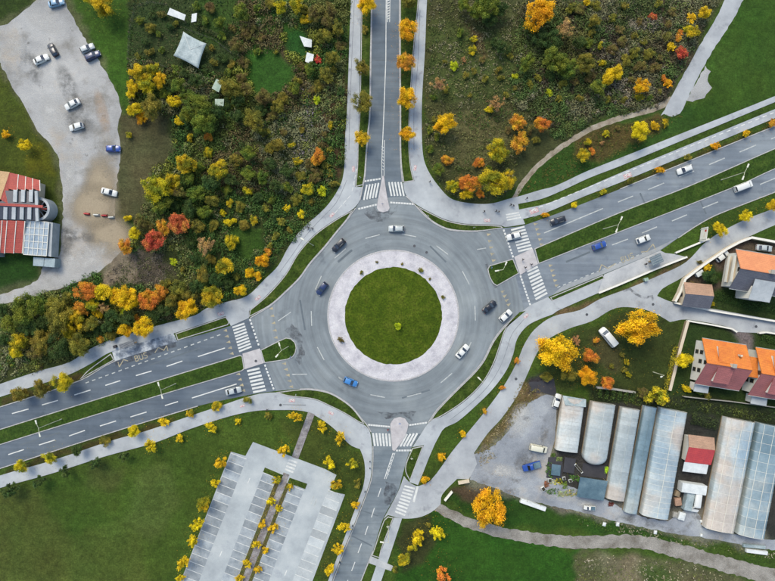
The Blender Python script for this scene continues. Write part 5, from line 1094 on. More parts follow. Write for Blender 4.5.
# allotment roofs
def sag_roof():
    q = [Vector(P(u, v, 2.6)) for u, v in ((183, 31), (206, 43), (198, 68), (173, 55))]; c = sum(q, Vector())/4; c.z = 0
    t = thing('canopy', 'large pale blue canopy with curved edges over the allotment', 'canopy', c)
    n = 10; v = []; f = []
    for j in range(n+1):
        for i in range(n+1):
            s_, t_ = i/n, j/n; p = q[0].lerp(q[1], s_).lerp(q[3].lerp(q[2], s_), t_)
            e = (1-((2*s_-1)**2))*(abs(2*t_-1)**2)+(1-((2*t_-1)**2))*(abs(2*s_-1)**2)
            p = p.lerp(Vector((c.x, c.y, 2.6)), .06*e); z = 2.3+.14*(1-max(abs(2*s_-1), abs(2*t_-1)))
            v.append((p.x-c.x, p.y-c.y, z))
    for j in range(n):
        for i in range(n): f.append((j*(n+1)+i, (j+1)*(n+1)+i, (j+1)*(n+1)+i+1, j*(n+1)+i+1))
    me = pyd('fabric', v, f)
    for p in me.polygons: p.use_smooth = True
    fo = obj('fabric', me, M['tarp_p'], t); md = fo.modifiers.new('s', 'SOLIDIFY'); md.thickness = .03
    for p in q: MB().tube([(p.x-c.x, p.y-c.y, 0), (p.x-c.x, p.y-c.y, 2.32)], .06, 6).build('post', M['wood'], t)
    for a, b in ((0, 2), (1, 3)): MB().bar((q[a].x-c.x, q[a].y-c.y, 2.34), (0, 0, 2.5), .05).build('seam', M['tarp_w'], t)
sag_roof()
slab_thing('shed_roof', 'white sheet-roofed shelter above the pale blue canopy', 'shelter', [(170, 8), (186, 15), (184, 20), (167, 14)], 1.9, 2.2, M['tarp_w'])
slab_thing('shed_roof', 'small white shelter right of the sheet-roofed allotment shelter', 'shelter', [(192, 14), (197, 13), (196, 21), (191, 22)], 1.5, 1.7, M['tarp_w'])
slab_thing('shed_roof', 'pale green two-tone hut roof below the allotment canopy', 'hut', [(216.5, 79), (223, 82), (218.5, 92), (211.5, 88)], 1.9, 2.2, M['tarp_g'])
slab_thing('shed_roof', 'small square grey-green hut roof in the thicket', 'hut', [(215, 99), (224, 99), (223.5, 106), (215, 106)], 1.9, 2.0, M['tarp_g'])
slab_thing('tarpaulin', 'torn white tarpaulin with a pointed corner near the top lawn', 'tarpaulin', [(299.6, 36), (312, 40), (311.4, 47), (304, 46)], 1.2, 1.5, M['tarp_w'])
slab_thing('tarpaulin', 'square white tarpaulin roof beside the top lawn', 'tarpaulin', [(307, 52.4), (314, 54.6), (312, 65), (305, 61)], 1.6, 1.9, M['tarp_w'])
# ------------------------------------------------------------------ walls and fences
def wall_run(name, label, cat, pts, ht, th, m, cap=None):
    g = [G(*p) for p in pts]; t = thing(name, label, cat, (g[0][0], g[0][1], 0))
    for i in range(len(g)-1):
        a = Vector((g[i][0]-g[0][0], g[i][1]-g[0][1], ht/2)); b = Vector((g[i+1][0]-g[0][0], g[i+1][1]-g[0][1], ht/2))
        MB().bar(a, b, th, ht-.002*i).build('wall_panel', m, t)
        if cap:
            a2, b2 = a.copy(), b.copy(); a2.z = b2.z = ht+.04+.002*i; MB().bar(a2, b2, th+.12, .08).build('coping', cap, t)
    return t
wall_run('garden_wall', 'pale garden wall curving round the slate-roofed house by the street', 'wall', [(672.5, 301.5), (677, 293), (682.5, 279), (700, 265.5), (724, 249), (736, 242.6), (748, 238), (775, 243), (830, 254)], 1.5, .5, M['wallc'], M['wallw'])
wall_run('garden_wall', 'low grey garden wall along the upper side of right street', 'wall', [(672.6, 302.6), (690, 306.6), (712, 311), (775, 321.5), (830, 331)], 1.1, .35, M['wallg'], M['wallw'])
wall_run('garden_wall', 'low white wall above the lawn of the orange-roofed house', 'wall', [(686, 320.6), (712, 325), (730, 328.6), (735, 332)], .9, .3, M['wallw'], M['wallw'])
wall_run('garden_wall', 'beige garden wall running down between van garden and house', 'wall', [(686, 321), (678, 350), (668, 390)], 1.0, .7, M['wood'], M['wallc'])
wall_run('retaining_wall', 'white low wall behind the right bus platform', 'wall', [(598, 293), (620, 284), (655, 269), (686, 257)], .6, .35, M['wallw'], M['wallw'])
wall_run('retaining_wall', 'white ramp wall beside the advertising board', 'wall', [(674.5, 253), (690, 246.4), (708, 239)], .6, .35, M['wallw'], M['wallw'])
wall_run('garden_wall', 'white gatepost wall at the driveway of right-edge house', 'wall', [(757, 333), (764, 332), (800, 338)], .9, .3, M['wallw'], M['wallw'])
wall_run('garden_fence', 'grey back fence below the orange-roofed houses', 'fence', [(682, 396), (700, 398), (730, 401), (775, 407), (820, 413)], 1.0, .2, M['wallg'])
wall_run('garden_fence', 'weathered board fence behind the garden with the van', 'fence', [(596, 387), (615, 389), (634, 392)], 1.0, .5, M['wallg'])
M['man'] = plain('cast_iron', A(72, 74, 80), .7)
def post_fence(label, pts, n):
    g = [Vector((*G(*p), 0)) for p in pts]; t = thing('wire_fence', label, 'fence', g[0])
    seg = [(g[i], g[i+1]) for i in range(len(g)-1)]; tot = sum((b-a).length for a, b in seg)
    for i in range(n):
        d = tot*i/(n-1)
        for a, b in seg:
            L = (b-a).length
            if d <= L+1e-6: p = a.lerp(b, min(1, d/L))-g[0]; break
            d -= L
        MB().box(p.x-.05, p.y-.05, 0, p.x+.05, p.y+.05, 1.3).build('post', M['wood'], t)
    for z in (.4, .8, 1.2):
        for a, b in seg: MB().bar(a-g[0]+Vector((0, 0, z)), b-g[0]+Vector((0, 0, z)), .012).build('wire', M['man'], t)
post_fence('wire fence along the left side of the allotment', [(136, 8), (131, 30), (129, 60)], 9)
post_fence('wire fence below the allotment beds', [(130, 60), (158, 64), (178, 74)], 8)
post_fence('wire fence above the allotment canopy', [(136, 8), (150, 3), (168, 6)], 6)
post_fence('wire fence running right from the allotment canopy', [(186, 30), (214, 40), (232, 54)], 8)
post_fence('post and wire fence along the greenhouse lane', [(500, 492), (540, 504), (590, 516), (650, 531), (700, 541)], 16)

# ------------------------------------------------------------------ street furniture
def lamp(label, u, v, ht=10, arms=(), group='street lamps', la=1.5):
    x, y = G(u, v); t = thing('street_lamp', label, 'street lamp', (x, y, 0), 0, group)
    MB().tube([(0, 0, 0), (0, 0, .9)], .13, 8).build('base', M['pole'], t)
    MB().tube([(0, 0, .9), (0, 0, ht*.6), (0, 0, ht)], [.1, .085, .06], 8).build('pole', M['pole'], t)
    for a in arms:
        c, s = math.cos(R(a)), math.sin(R(a))
        ar = MB().tube([(0, 0, ht-.1), (c*la*.5, s*la*.5, ht+.15), (c*la, s*la, ht+.2)], .05, 6).build('arm', M['pole'], t)
        hd = MB().add([(c*la*k-s*w_, s*la*k+c*w_, z) for z in (ht+.12, ht+.3) for k, w_ in ((.8, -.14), (1.5, -.2), (1.5, .2), (.8, .14))], BOXF).build('lamp_head', M['lampglass'], ar)
lamp('double-armed street lamp in the left median, nearest the picture edge', 62, 419, 10, (106, 286))
lamp('double-armed street lamp in the left median, nearer the roundabout', 176, 383.5, 10, (106, 286))
lamp('double-armed street lamp in the right median, nearer the roundabout', 603, 229, 10, (68, 248))
lamp('double-armed street lamp in the right median, nearest the picture edge', 720.8, 180, 10, (68, 248))
lamp('street lamp on the grass splitter island of right road', 495.5, 271, 10, (68, 190))
lamp('street lamp on the grass splitter island of left road', 288.5, 346.5, 10, (106, 230))
lamp('single-armed street lamp in the lower right roundabout verge', 477.5, 377, 10, (135,))
lamp('single-armed street lamp beside the bottom footpath', 388.5, 526, 10, (170,))
lamp('single-armed street lamp in the upper left roundabout verge', 313.5, 245.5, 10, (150,))
lamp('slim lamp post on lawn of the van garden', 653, 372, 6, (200,), la=.8)
def rsign(label, u, v, ang, col='blue', ht=2.3):
    x, y = G(u, v); t = thing('road_sign', label, 'road sign', (x, y, 0), R(ang), 'road signs')
    MB().tube([(0, 0, 0), (0, 0, ht+.7)], .04, 6).build('post', M['steel'], t)
    n = 16; v_ = [(dx, .36*math.cos(2*math.pi*k/n), ht+.36*math.sin(2*math.pi*k/n)) for dx in (.045, .075) for k in range(n)]
    MB().add(v_, [tuple(range(n))[::-1], tuple(range(n, 2*n))]+[(k, (k+1) % n, (k+1) % n+n, k+n) for k in range(n)]).build('sign_plate', M['sign_'+col], t)
M['sign_blue'] = plain('sign_blue', A(60, 110, 190), .4); M['sign_white'] = plain('sign_white', A(230, 230, 226), .4); M['sign_red'] = plain('sign_red', A(200, 50, 50), .4)
rsign('white round road sign in the verge above the top left crossing', 360.5, 179, 60, 'white')
rsign('white road sign in the upper right roundabout verge', 427.5, 217, 40, 'white')
rsign('white road sign in the lower left roundabout verge', 297, 393.8, 10, 'white')
rsign('white road sign in the strip beside the right cycle path', 533.5, 217.4, 100, 'white')
rsign('white road sign in the small teardrop verge', 411.4, 456.5, 90, 'white')
rsign('blue keep-right sign on the top splitter island', 382.6, 205, 270, 'blue')
rsign('blue keep-right sign on the bottom splitter island', 399.6, 422, 90, 'blue')
rsign('white road sign beside the bottom footpath lamp', 387.6, 523.6, 80, 'white')
rsign('blue keep-right sign on left splitter island tip', 291.6, 356, 0, 'blue')
rsign('blue keep-right sign on right splitter island tip', 490.4, 268, 180, 'blue')
rsign('white road sign in the left end of upper right verge', 473, 228.4, 90, 'white')
M['man'] = plain('cast_iron', A(72, 74, 80), .7)
MAN = []
def manhole(label, u, v, z):
    x, y = G(u, v); n = 16; t = tag(obj('manhole_cover', MANM, M['man']), label, 'manhole', 'manhole covers'); t.location = (x, y, z)
n = 16; MANM = pyd('manhole', [(.38*math.cos(2*math.pi*k/n), .38*math.sin(2*math.pi*k/n), z) for z in (-.01, .012) for k in range(n)], [tuple(range(n, 2*n))]+[(k, (k+1) % n, (k+1) % n+n, k+n) for k in range(n)]); MANM.materials.append(M['man'])
for lab, u, v, z in (('dark manhole cover in the street left of the garden wall', 653, 304.4, .034), ('dark manhole cover in the street near the driveway', 756, 326.6, .034), ('dark manhole cover where service road bends above garden', 586.8, 314.6, .034), ('dark manhole cover on the lower left footpath by the crossing', 280.6, 405, .128),
                     ('manhole cover in roundabout lane right of top island', 414.4, 246, ZR+.004), ('second manhole cover in roundabout lane, further right', 426.6, 252.4, ZR+.004), ('manhole cover in service road beside curved verge', 516, 379, .034), ('manhole cover on the left refuge', 256, 361, .14)):
    manhole(lab, u, v, z)
def bollard(lab, u, v):
    x, y = G(u, v); t = thing('bollard', lab, 'bollard', (x, y, 0), 0, 'bollards along the bottom footpath')
    MB().tube([(0, 0, .1), (0, 0, .95)], [.12, .1], 10).build('post', M['black'], t); MB().tube([(0, 0, .95), (0, 0, 1.08)], [.15, .09], 10).build('cap', M['black'], t)
for lab, u, v in (('dark bollard on the bottom road footpath, topmost', 370, 461), ('dark bollard on the bottom road footpath, second from top', 370, 467.6), ('dark bollard on the bottom road footpath, third from top', 365, 491), ('dark bollard on the bottom road footpath, fourth from top', 352.6, 525), ('dark bollard on the bottom road footpath, lowest', 340, 561.6)): bollard(lab, u, v)
# shelters
def shelter(label, u, v, ang, L, W, m):
    x, y, _ = P(u, v, 2.5); t = thing('bus_shelter', label, 'bus shelter', (x, y, .13), R(ang), 'bus shelters')
    MB().box(-L/2, -W/2, 2.4, L/2, W/2, 2.52).build('roof', m, t)
    for k in range(4): MB().box(-L/2+.05, -W/2+W*(k+.5)/4-.03, 2.52, L/2-.05, -W/2+W*(k+.5)/4+.03, 2.57).build('roof_rib', M['steel'], t)
    for sx in (-1, 1):
        for sy in (-1, 1): MB().box(sx*(L/2-.12)-.05, sy*(W/2-.12)-.05, 0, sx*(L/2-.12)+.05, sy*(W/2-.12)+.05, 2.4).build('post', M['steel'], t)
    MB().box(-L/2+.2, -.25, .4, L/2-.2, .15, .48).build('bench', M['wood'], t)
M['shel'] = mat('shelter_roof', [A(96, 112, 124), A(128, 142, 152)], .5, .4, 4, .12, coord='obj')
M['shel2'] = mat('dark_shelter_roof', [A(70, 74, 84), A(104, 110, 122)], .6, .5, 4, .15, coord='obj')
shelter('grey bus shelter on the right bus platform', 656.5, 259.5, 24, 3.3, 2.5, M['shel'])
shelter('dark narrow bus shelter on the left bus platform', 127, 344.6, 17, 4.2, 1.4, M['shel2'])
# advertising board with red mark
def board():
    x, y = G(699.5, 235); t = thing('advertising_board', 'white advertising board with small red figure beside the right street', 'billboard', (x, y, 0), R(-8))
    MB().box(-.06, -1.9, .5, .06, 1.9, 3.6).build('panel', M['wallw'], t)
    for s in (-1.5, 1.5): MB().box(-.08, s-.08, 0, .08, s+.08, 3.6-.02).build('post', M['steel'], t)
    MB().box(-.08, .6, 2.4, -.062, 1.2, 3.2).build('print', M['sign_red'], t); MB().box(-.08, -.9, 2.2, -.062, .3, 2.5).build('print', M['wallc'], t)
board()
def util_box(lab, u, v, s=(.5, .35, 1.1), m='tarp_g', a=20):
    x, y = G(u, v); t = thing('utility_cabinet', lab, 'cabinet', (x, y, 0), R(a)); MB().box(-s[0], -s[1], 0, s[0], s[1], s[2]).build('cabinet', M[m], t); MB().box(-s[0]-.06, -s[1]-.06, s[2], s[0]+.06, s[1]+.06, s[2]+.08).build('lid', M[m], t); MB().box(-.01, -s[1]-.012, .1, .01, -s[1]-.002, s[2]-.1).build('door_gap', M['black'], t)
util_box('green utility cabinet on strip below the right bus platform', 644.5, 279.5)
util_box('white cabinet beside the garage inside the garden wall', 697.5, 273.5, (1.0, .6, 1.2), 'tarp_w', 30)
util_box('small grey bin on the left bus platform', 116.4, 346.4, (.35, .35, 1.0), 'dark_mat', 17)
# barriers on the gravel lot
for i, (u, v, mm, lab) in enumerate(((87.5, 214, 'sign_red', 'red plastic road barrier on the gravel lot, leftmost'), (97, 215, 'sign_white', 'white plastic road barrier between two red ones on the lot'), (105, 215.6, 'sign_red', 'red plastic road barrier second from the right on the lot'), (112, 217.4, 'sign_white', 'white plastic road barrier at right end of the row'))):
    x, y = G(u, v); t = thing('road_barrier', lab, 'barrier', (x, y, .014), R(-6+i*3), 'barriers across the gravel lot')
    MB().add([(-.75, -.3, 0), (.75, -.3, 0), (.75, .3, 0), (-.75, .3, 0), (-.7, -.1, .8), (.7, -.1, .8), (.7, .1, .8), (-.7, .1, .8)], BOXF).build('body', M[mm], t)
    MB().box(-.8, -.36, 0, .8, -.305, .1).build('foot', M['black'], t); MB().box(-.8, .305, 0, .8, .36, .1).build('foot', M['black'], t)
# low walls, troughs and oddments by the lane
def plank(name, lab, cat, a, b, wd, ht, m, z=0):
    p = Vector((*G(*a), 0)); q = Vector((*G(*b), 0)); c = (p+q)/2; t = thing(name, lab, cat, (c.x, c.y, z), math.atan2(q.y-p.y, q.x-p.x)); L = (q-p).length
    MB().box(-L/2, -wd/2, 0, L/2, wd/2, ht).build('block', m, t); MB().box(-L/2+.05, -wd/2+.05, ht, L/2-.05, wd/2-.05, ht+.06).build('top', m, t)
plank('low_wall', 'short white wall block at the service road corner', 'wall', (458, 482.4), (469, 480.4), .8, .8, M['wallc'])
plank('low_wall', 'slanting white wall block left of the golden tree', 'wall', (444.6, 500), (452, 491), .5, .8, M['wallw'])
plank('container', 'long white covered trough beside the greenhouse lane', 'trough', (520, 499.6), (545, 508.4), 1.2, .8, M['tarp_w'])
plank('trailer_bed', 'white flat trailer bed below the right greenhouses', 'trailer', (745, 549.6), (766, 552.4), 1.0, .7, M['tarp_w'])
plank('trailer_bed', 'grey flat trailer bed just above the white one', 'trailer', (742, 544.6), (764, 546.8), .9, .6, M['tarp_p'])
plank('storage_tent', 'white storage tent roof below the red shed', 'tent', (677.6, 484.6), (702, 488), 2.6, 2.2, M['tarp_w'])
plank('trailer', 'pale boat-like trailer below the white tent', 'trailer', (688.6, 491), (684.6, 508.6), 2.2, 1.5, M['tarp_p'])
for i, (u, v, mm, lab) in enumerate(((676.5, 493, 'wood', 'wooden crate pile beside the wide greenhouse, top one'), (677, 501, 'brown_t', 'brown crate pile beside the wide greenhouse, middle one'), (674, 514, 'wallg', 'grey crate near the lane beside the wide greenhouse'), (680.6, 515.4, 'tarp_w', 'white crate near the lane beside the pale trailer'), (700.6, 521, 'tarp_w', 'white water tub near the glazed greenhouse corner'), (655, 532, 'tarp_w', 'white sack on the bank below the wide greenhouse'), (701, 535, 'tarp_w', 'white sack on the bank below the glazed greenhouse'), (604, 524, 'tarp_w', 'white sack on the bank left of the greenhouses'), (617.4, 524, 'tarp_w', 'second white sack on bank below the narrow greenhouse'))):
    x, y = G(u, v); t = thing('crate' if i < 4 else 'sack', lab, 'crate' if i < 4 else 'sack', (x, y, .02), R(random.uniform(-20, 20)))
    s = random.uniform(.5, .9) if i < 4 else random.uniform(.28, .45); hh = .7 if i < 4 else .3
    MB().box(-s, -s*1.2, 0, s, s*1.2, hh).build('body', M[mm], t); MB().add([(-s*.95, -s*1.1, hh), (s*.95, -s*1.1, hh), (s*.95, s*1.1, hh), (-s*.95, s*1.1, hh), (-s*.5, -s*.6, hh+.12), (s*.6, -s*.5, hh+.1), (s*.5, s*.7, hh+.14), (-s*.6, s*.5, hh+.1)], BOXF).build('top', M[mm], t)

# ------------------------------------------------------------------ vehicles
def loft(st, m, parent, name, smooth_=True):
    """st: (x, halfwidth, zbottom, ztop, topinset)"""
    v = []; f = []
    for x, hw, z0, z1, ti in st:
        zm = z0+(z1-z0)*.55
        v += [(x, -hw*.94, z0), (x, -hw, z0+(z1-z0)*.25), (x, -hw, zm), (x, -hw+ti*.4, z1-(z1-z0)*.08), (x, -hw+ti, z1), (x, 0, z1+.03), (x, hw-ti, z1), (x, hw-ti*.4, z1-(z1-z0)*.08), (x, hw, zm), (x, hw, z0+(z1-z0)*.25), (x, hw*.94, z0)]
    n = 11
    for i in range(len(st)-1):
        for k in range(n-1): f.append((i*n+k, i*n+k+1, (i+1)*n+k+1, (i+1)*n+k)[::-1])
        f.append((i*n, (i+1)*n, (i+1)*n+n-1, i*n+n-1)[::-1])
    f.append(tuple(range(n))); f.append(tuple(range((len(st)-1)*n, len(st)*n))[::-1])
    me = pyd(name, v, f); bm = bmesh.new(); bm.from_mesh(me); bmesh.ops.recalc_face_normals(bm, faces=bm.faces); bm.to_mesh(me); bm.free()
    if smooth_:
        for p in me.polygons: p.use_smooth = len(p.vertices) == 4
        try: me.set_sharp_from_angle(angle=R(35))
        except Exception: pass
    return obj(name, me, m, parent)
def paint(name, c): return plain('car_paint_'+name, c, .3, .4, 0, .25, amp=.03)
PAINT = {'white': paint('white', A(232, 234, 236)), 'silver': paint('silver', A(190, 198, 204)), 'black': paint('black', A(24, 27, 32)), 'navy': paint('navy', A(30, 50, 96)), 'blue': paint('blue', A(40, 80, 170)), 'sky': paint('sky_blue', A(70, 140, 215)), 'pale': paint('pale_blue', A(130, 170, 205)), 'cream': paint('cream', A(226, 224, 208))}
def wheels(t, xs, hw, r=.32):
    for x in xs:
        for s in (-1, 1):
            w_ = MB().tube([(x, s*(hw-.2), r), (x, s*(hw-.01), r)], r, 14).build('wheel', M['tyre'], t)
            MB().tube([(x, s*(hw-.02), r), (x, s*(hw+.015), r)], r*.6, 10).build('rim', M['rim'], w_)
def quad_part(t, name, q, m, off=.015):
    q = [Vector(p) for p in q]; nn = (q[1]-q[0]).cross(q[2]-q[0]).normalized(); MB().add([p-nn*off*.2 for p in q]+[p+nn*off for p in q], BOXF).build(name, m, t)
def car_proto(kind):
    t = thing('car', 'x', 'car')
    if kind == 'van':
        L, hw, top = 5.2, .96, 1.95
        st = [(2.6, .7, .35, .75, .1), (2.45, .86, .28, .95, .1), (1.9, hw, .26, 1.12, .1), (1.2, hw, .26, 1.2, .12), (-2.4, hw, .26, 1.2, .12), (-2.6, hw*.97, .3, 1.1, .1)]
        loft(st, PAINT['white'], t, 'body')
        loft([(1.75, .84, 1.1, 1.16, .05), (1.05, .82, 1.1, top-.06, .14), (.8, .82, 1.1, top, .16), (-2.2, .82, 1.1, top, .16), (-2.5, .82, 1.1, top-.12, .14)], PAINT['white'], t, 'roof')
        quad_part(t, 'windscreen', [(1.70, -.72, 1.2), (1.70, .72, 1.2), (1.12, .66, top-.1), (1.12, -.66, top-.1)], M['glass'], .03)
        quad_part(t, 'rear_window', [(-2.5, .7, 1.25), (-2.5, -.7, 1.25), (-2.46, -.62, top-.22), (-2.46, .62, top-.22)], M['glass'], .05)
        for s in (-1, 1):
            for a, b in ((1.0, .2), (.1, -1.1), (-1.2, -2.2)):
                q = [(a, s*.83, 1.26), (b, s*.83, 1.26), (b, s*.77, top-.3), (a, s*.77, top-.3)]; quad_part(t, 'side_window', q if s > 0 else q[::-1], M['glass'], .03)
        wheels(t, (1.6, -1.55), hw); fx, rx, fw, zl = 2.5, -2.6, .62, .72
    elif kind == 'pickup':
        hw = .94; loft([(2.55, .72, .4, .8, .1), (2.4, .88, .32, 1.0, .1), (1.2, hw, .3, 1.12, .1), (-2.4, hw, .3, 1.1, .06), (-2.55, hw, .34, 1.05, .06)], PAINT['blue'], t, 'body')
        loft([(1.2, .8, 1.05, 1.12, .05), (.55, .78, 1.05, 1.72, .14), (-.2, .78, 1.05, 1.75, .14), (-.45, .78, 1.05, 1.1, .05)], PAINT['blue'], t, 'cab')
        quad_part(t, 'windscreen', [(1.2, -.7, 1.16), (1.2, .7, 1.16), (.62, .62, 1.68), (.62, -.62, 1.68)], M['glass'], .03)
        quad_part(t, 'rear_window', [(-.47, .66, 1.2), (-.47, -.66, 1.2), (-.27, -.6, 1.66), (-.27, .6, 1.66)], M['glass'], .03)
        MB().box(-2.4, -.8, 1.115, -.55, .8, 1.15).build('cargo_cover', M['tarp_b'], t); wheels(t, (1.55, -1.55), hw, .36); fx, rx, fw, zl = 2.42, -2.55, .64, .78
    else:
        est = kind == 'estate'
        hw = .89; L2 = 2.2 if kind != 'hatch' else 2.0
        rear = -L2
        loft([(L2, .62, .34, .62, .1), (L2-.1, .76, .24, .72, .12), (L2-.5, .86, .2, .82, .14), (L2-1.25, hw, .19, .93, .14), (.2, hw, .19, .94, .1), (rear+.75, hw, .19, .96, .12), (rear+.12, .84, .24, .93, .14), (rear, .72, .32, .82, .12)], PAINT['white'], t, 'body')
        fb, ft = L2-1.2, L2-1.95
        rt, rb = (rear+.5, rear+.12) if (est or kind == 'hatch') else (rear+1.15, rear+.55)
        loft([(fb, .78, .88, .93, .05), (ft, .74, .88, 1.40, .16), (ft-.35, .74, .88, 1.45, .18), (rt+.4, .73, .88, 1.45, .18), (rt, .72, .88, 1.40, .16), (rb, .72, .88, .95, .05)], PAINT['white'], t, 'roof')
        quad_part(t, 'windscreen', [(fb-.02, -.70, .97), (fb-.02, .70, .97), (ft+.06, .58, 1.385), (ft+.06, -.58, 1.385)], M['glass'], .035)
        quad_part(t, 'rear_window', [(rb+.02, .66, .99), (rb+.02, -.66, .99), (rt-.03, -.56, 1.375), (rt-.03, .56, 1.375)], M['glass'], .035)
        mid = (ft+rt)/2+.1
        for s in (-1, 1):
            for a0, b0, a1, b1 in ((fb-.32, mid+.04, ft-.02, mid+.04), (mid-.04, rb+.38, mid-.04, rt+.08)):
                q = [(a0, s*.765, .97), (b0, s*.765, .97), (b1, s*.64, 1.35), (a1, s*.64, 1.35)]; quad_part(t, 'side_window', q if s > 0 else q[::-1], M['glass'], .03)
        wheels(t, (L2-.85, rear+.85), hw); fx, rx, fw, zl = L2-.1, rear+.02, .56, .64
        if est:
            for s in (-1, 1): MB().tube([(ft-.3, s*.55, 1.5), (rt+.4, s*.55, 1.5)], .025, 5).build('roof_rail', M['steel'], t)
    for s in (-1, 1):
        MB().box(fx-.1, s*fw-.16, zl-.08, fx+.07, s*fw+.16, zl+.08).build('headlight', M['headl'], t)
        MB().box(rx-.04, s*fw-.14, zl+.02, rx+.12, s*fw+.14, zl+.2).build('tail_light', M['taill'], t)
        MB().box(.72, s*(hw+.02)-.1, .98, .88, s*(hw+.02)+.1, 1.1).build('mirror', M['black'], t)
    MB().box(fx+.0, -.3, .36, fx+.11, .3, .47).build('number_plate', M['wallw'], t)
    return t
CARP = {}; BODY = ('body', 'roof', 'cab')
def car(kind, u, v, ang, col, label, cat='car', z=.02, group=None, sc=1.0, name=None):
    if kind not in CARP: CARP[kind] = t = car_proto(kind)
    else:
        t = copy_tree(CARP[kind])
    x, y, _ = P(u, v, .8); t.location = (x, y, z); t.rotation_euler = (0, 0, R(ang)); t.scale = (sc,)*3
    t.name = name or {'van': 'van', 'pickup': 'pickup_truck'}.get(kind, 'car')
    tag(t, label, cat, group or 'vehicles on the road')
    for ch in t.children:
        if ch.name.split('.')[0] in BODY: ch.material_slots[0].link = 'OBJECT'; ch.material_slots[0].material = PAINT[col]
    return t
LOTG = 'cars on the gravel lot'; Z2 = .018
car('sedan', 41, 59, 25, 'white', 'white car beside the black one on the gravel lot', group=LOTG, z=Z2)
car('hatch', 52.4, 49.4, 120, 'black', 'black car on the gravel lot', group=LOTG, z=Z2)
car('sedan', 56, 2.6, 15, 'pale', 'pale blue car at top edge of the gravel lot', group=LOTG, z=Z2)
car('hatch', 87, 48, 25, 'silver', 'silver car parked beside the navy one at the lot edge', group=LOTG, z=Z2)
car('estate', 92.5, 55.5, 25, 'navy', 'navy estate car at the right edge of gravel lot', group=LOTG, z=Z2)
car('sedan', 72, 104, 208, 'white', 'white car in mid gravel lot, upper of two', group=LOTG, z=Z2)
car('hatch', 76, 126.5, 196, 'white', 'white car in mid gravel lot, lower of two', group=LOTG, z=Z2)
car('hatch', 113, 148.5, 0, 'blue', 'bright blue car at the right edge of the gravel lot', group=LOTG, z=Z2)
car('sedan', 109, 192, -14, 'white', 'white car above the road barriers on the gravel lot', group=LOTG, z=Z2)
car('estate', 396.4, 228.6, 180, 'silver', 'silver estate car at the top of the roundabout')
car('estate', 338.6, 245.4, 225, 'black', 'black car on the upper left of the roundabout')
car('hatch', 322, 288.6, 232, 'navy', 'navy hatchback on the left side of the roundabout')
car('sedan', 489.7, 306.8, 40, 'black', 'black car leaving the roundabout on the right')
car('hatch', 505.7, 315.8, 43, 'white', 'white hatchback at the lower right roundabout exit')
car('sedan', 462.6, 351.4, 48, 'white', 'white sedan circling the lower right of the roundabout')
car('hatch', 350.5, 382, -22, 'sky', 'bright light blue car at the bottom of the roundabout')
car('sedan', 233.4, 391, 13, 'silver', 'silver car waiting before the lower left zebra crossing')
car('estate', 558, 220.6, 198, 'black', 'black car on the right road approaching the crossing')
car('hatch', 514, 236, 195, 'white', 'white car driving over the right zebra crossing')
car('hatch', 599.5, 245.6, 21, 'blue', 'blue car on the right road beside the median')
car('hatch', 643.4, 239.2, 21, 'white', 'white car passing the right bus stop')
car('estate', 685, 169.5, 200, 'white', 'white estate car on the upper right carriageway')
car('van', 743.5, 186.3, 21, 'white', 'white van on the lower right carriageway near the edge', 'van')
car('van', 608, 337, 130, 'white', 'white van parked on grass in the garden', 'van', 0, 'parked vehicles', 1.15)
car('hatch', 557, 401, 72, 'white', 'white car parked against the short white greenhouse', z=.03, group='parked vehicles')
car('van', 538.6, 448.6, -12, 'cream', 'cream van in the gravel yard above the blue truck', 'van', .03, 'parked vehicles', .95)
car('pickup', 531.6, 466.4, 195, 'blue', 'blue pickup truck in the gravel yard', 'pickup truck', .03, 'parked vehicles')
car('van', 695.6, 502, 262, 'white', 'white van between the greenhouses below the tent', 'van', .03, 'parked vehicles', 1.1)
car('pickup', 590, 508.4, 175, 'white', 'small dark-and-white cart truck on the greenhouse lane', 'pickup truck', .03, 'parked vehicles', .62)
car('hatch', 722.6, 256, 38, 'white', 'white car parked inside the curved garden wall', z=.004, group='parked vehicles')
car('sedan', 764.5, 248, -6, 'silver', 'silver car in the courtyard at the right edge', z=.004, group='parked vehicles')

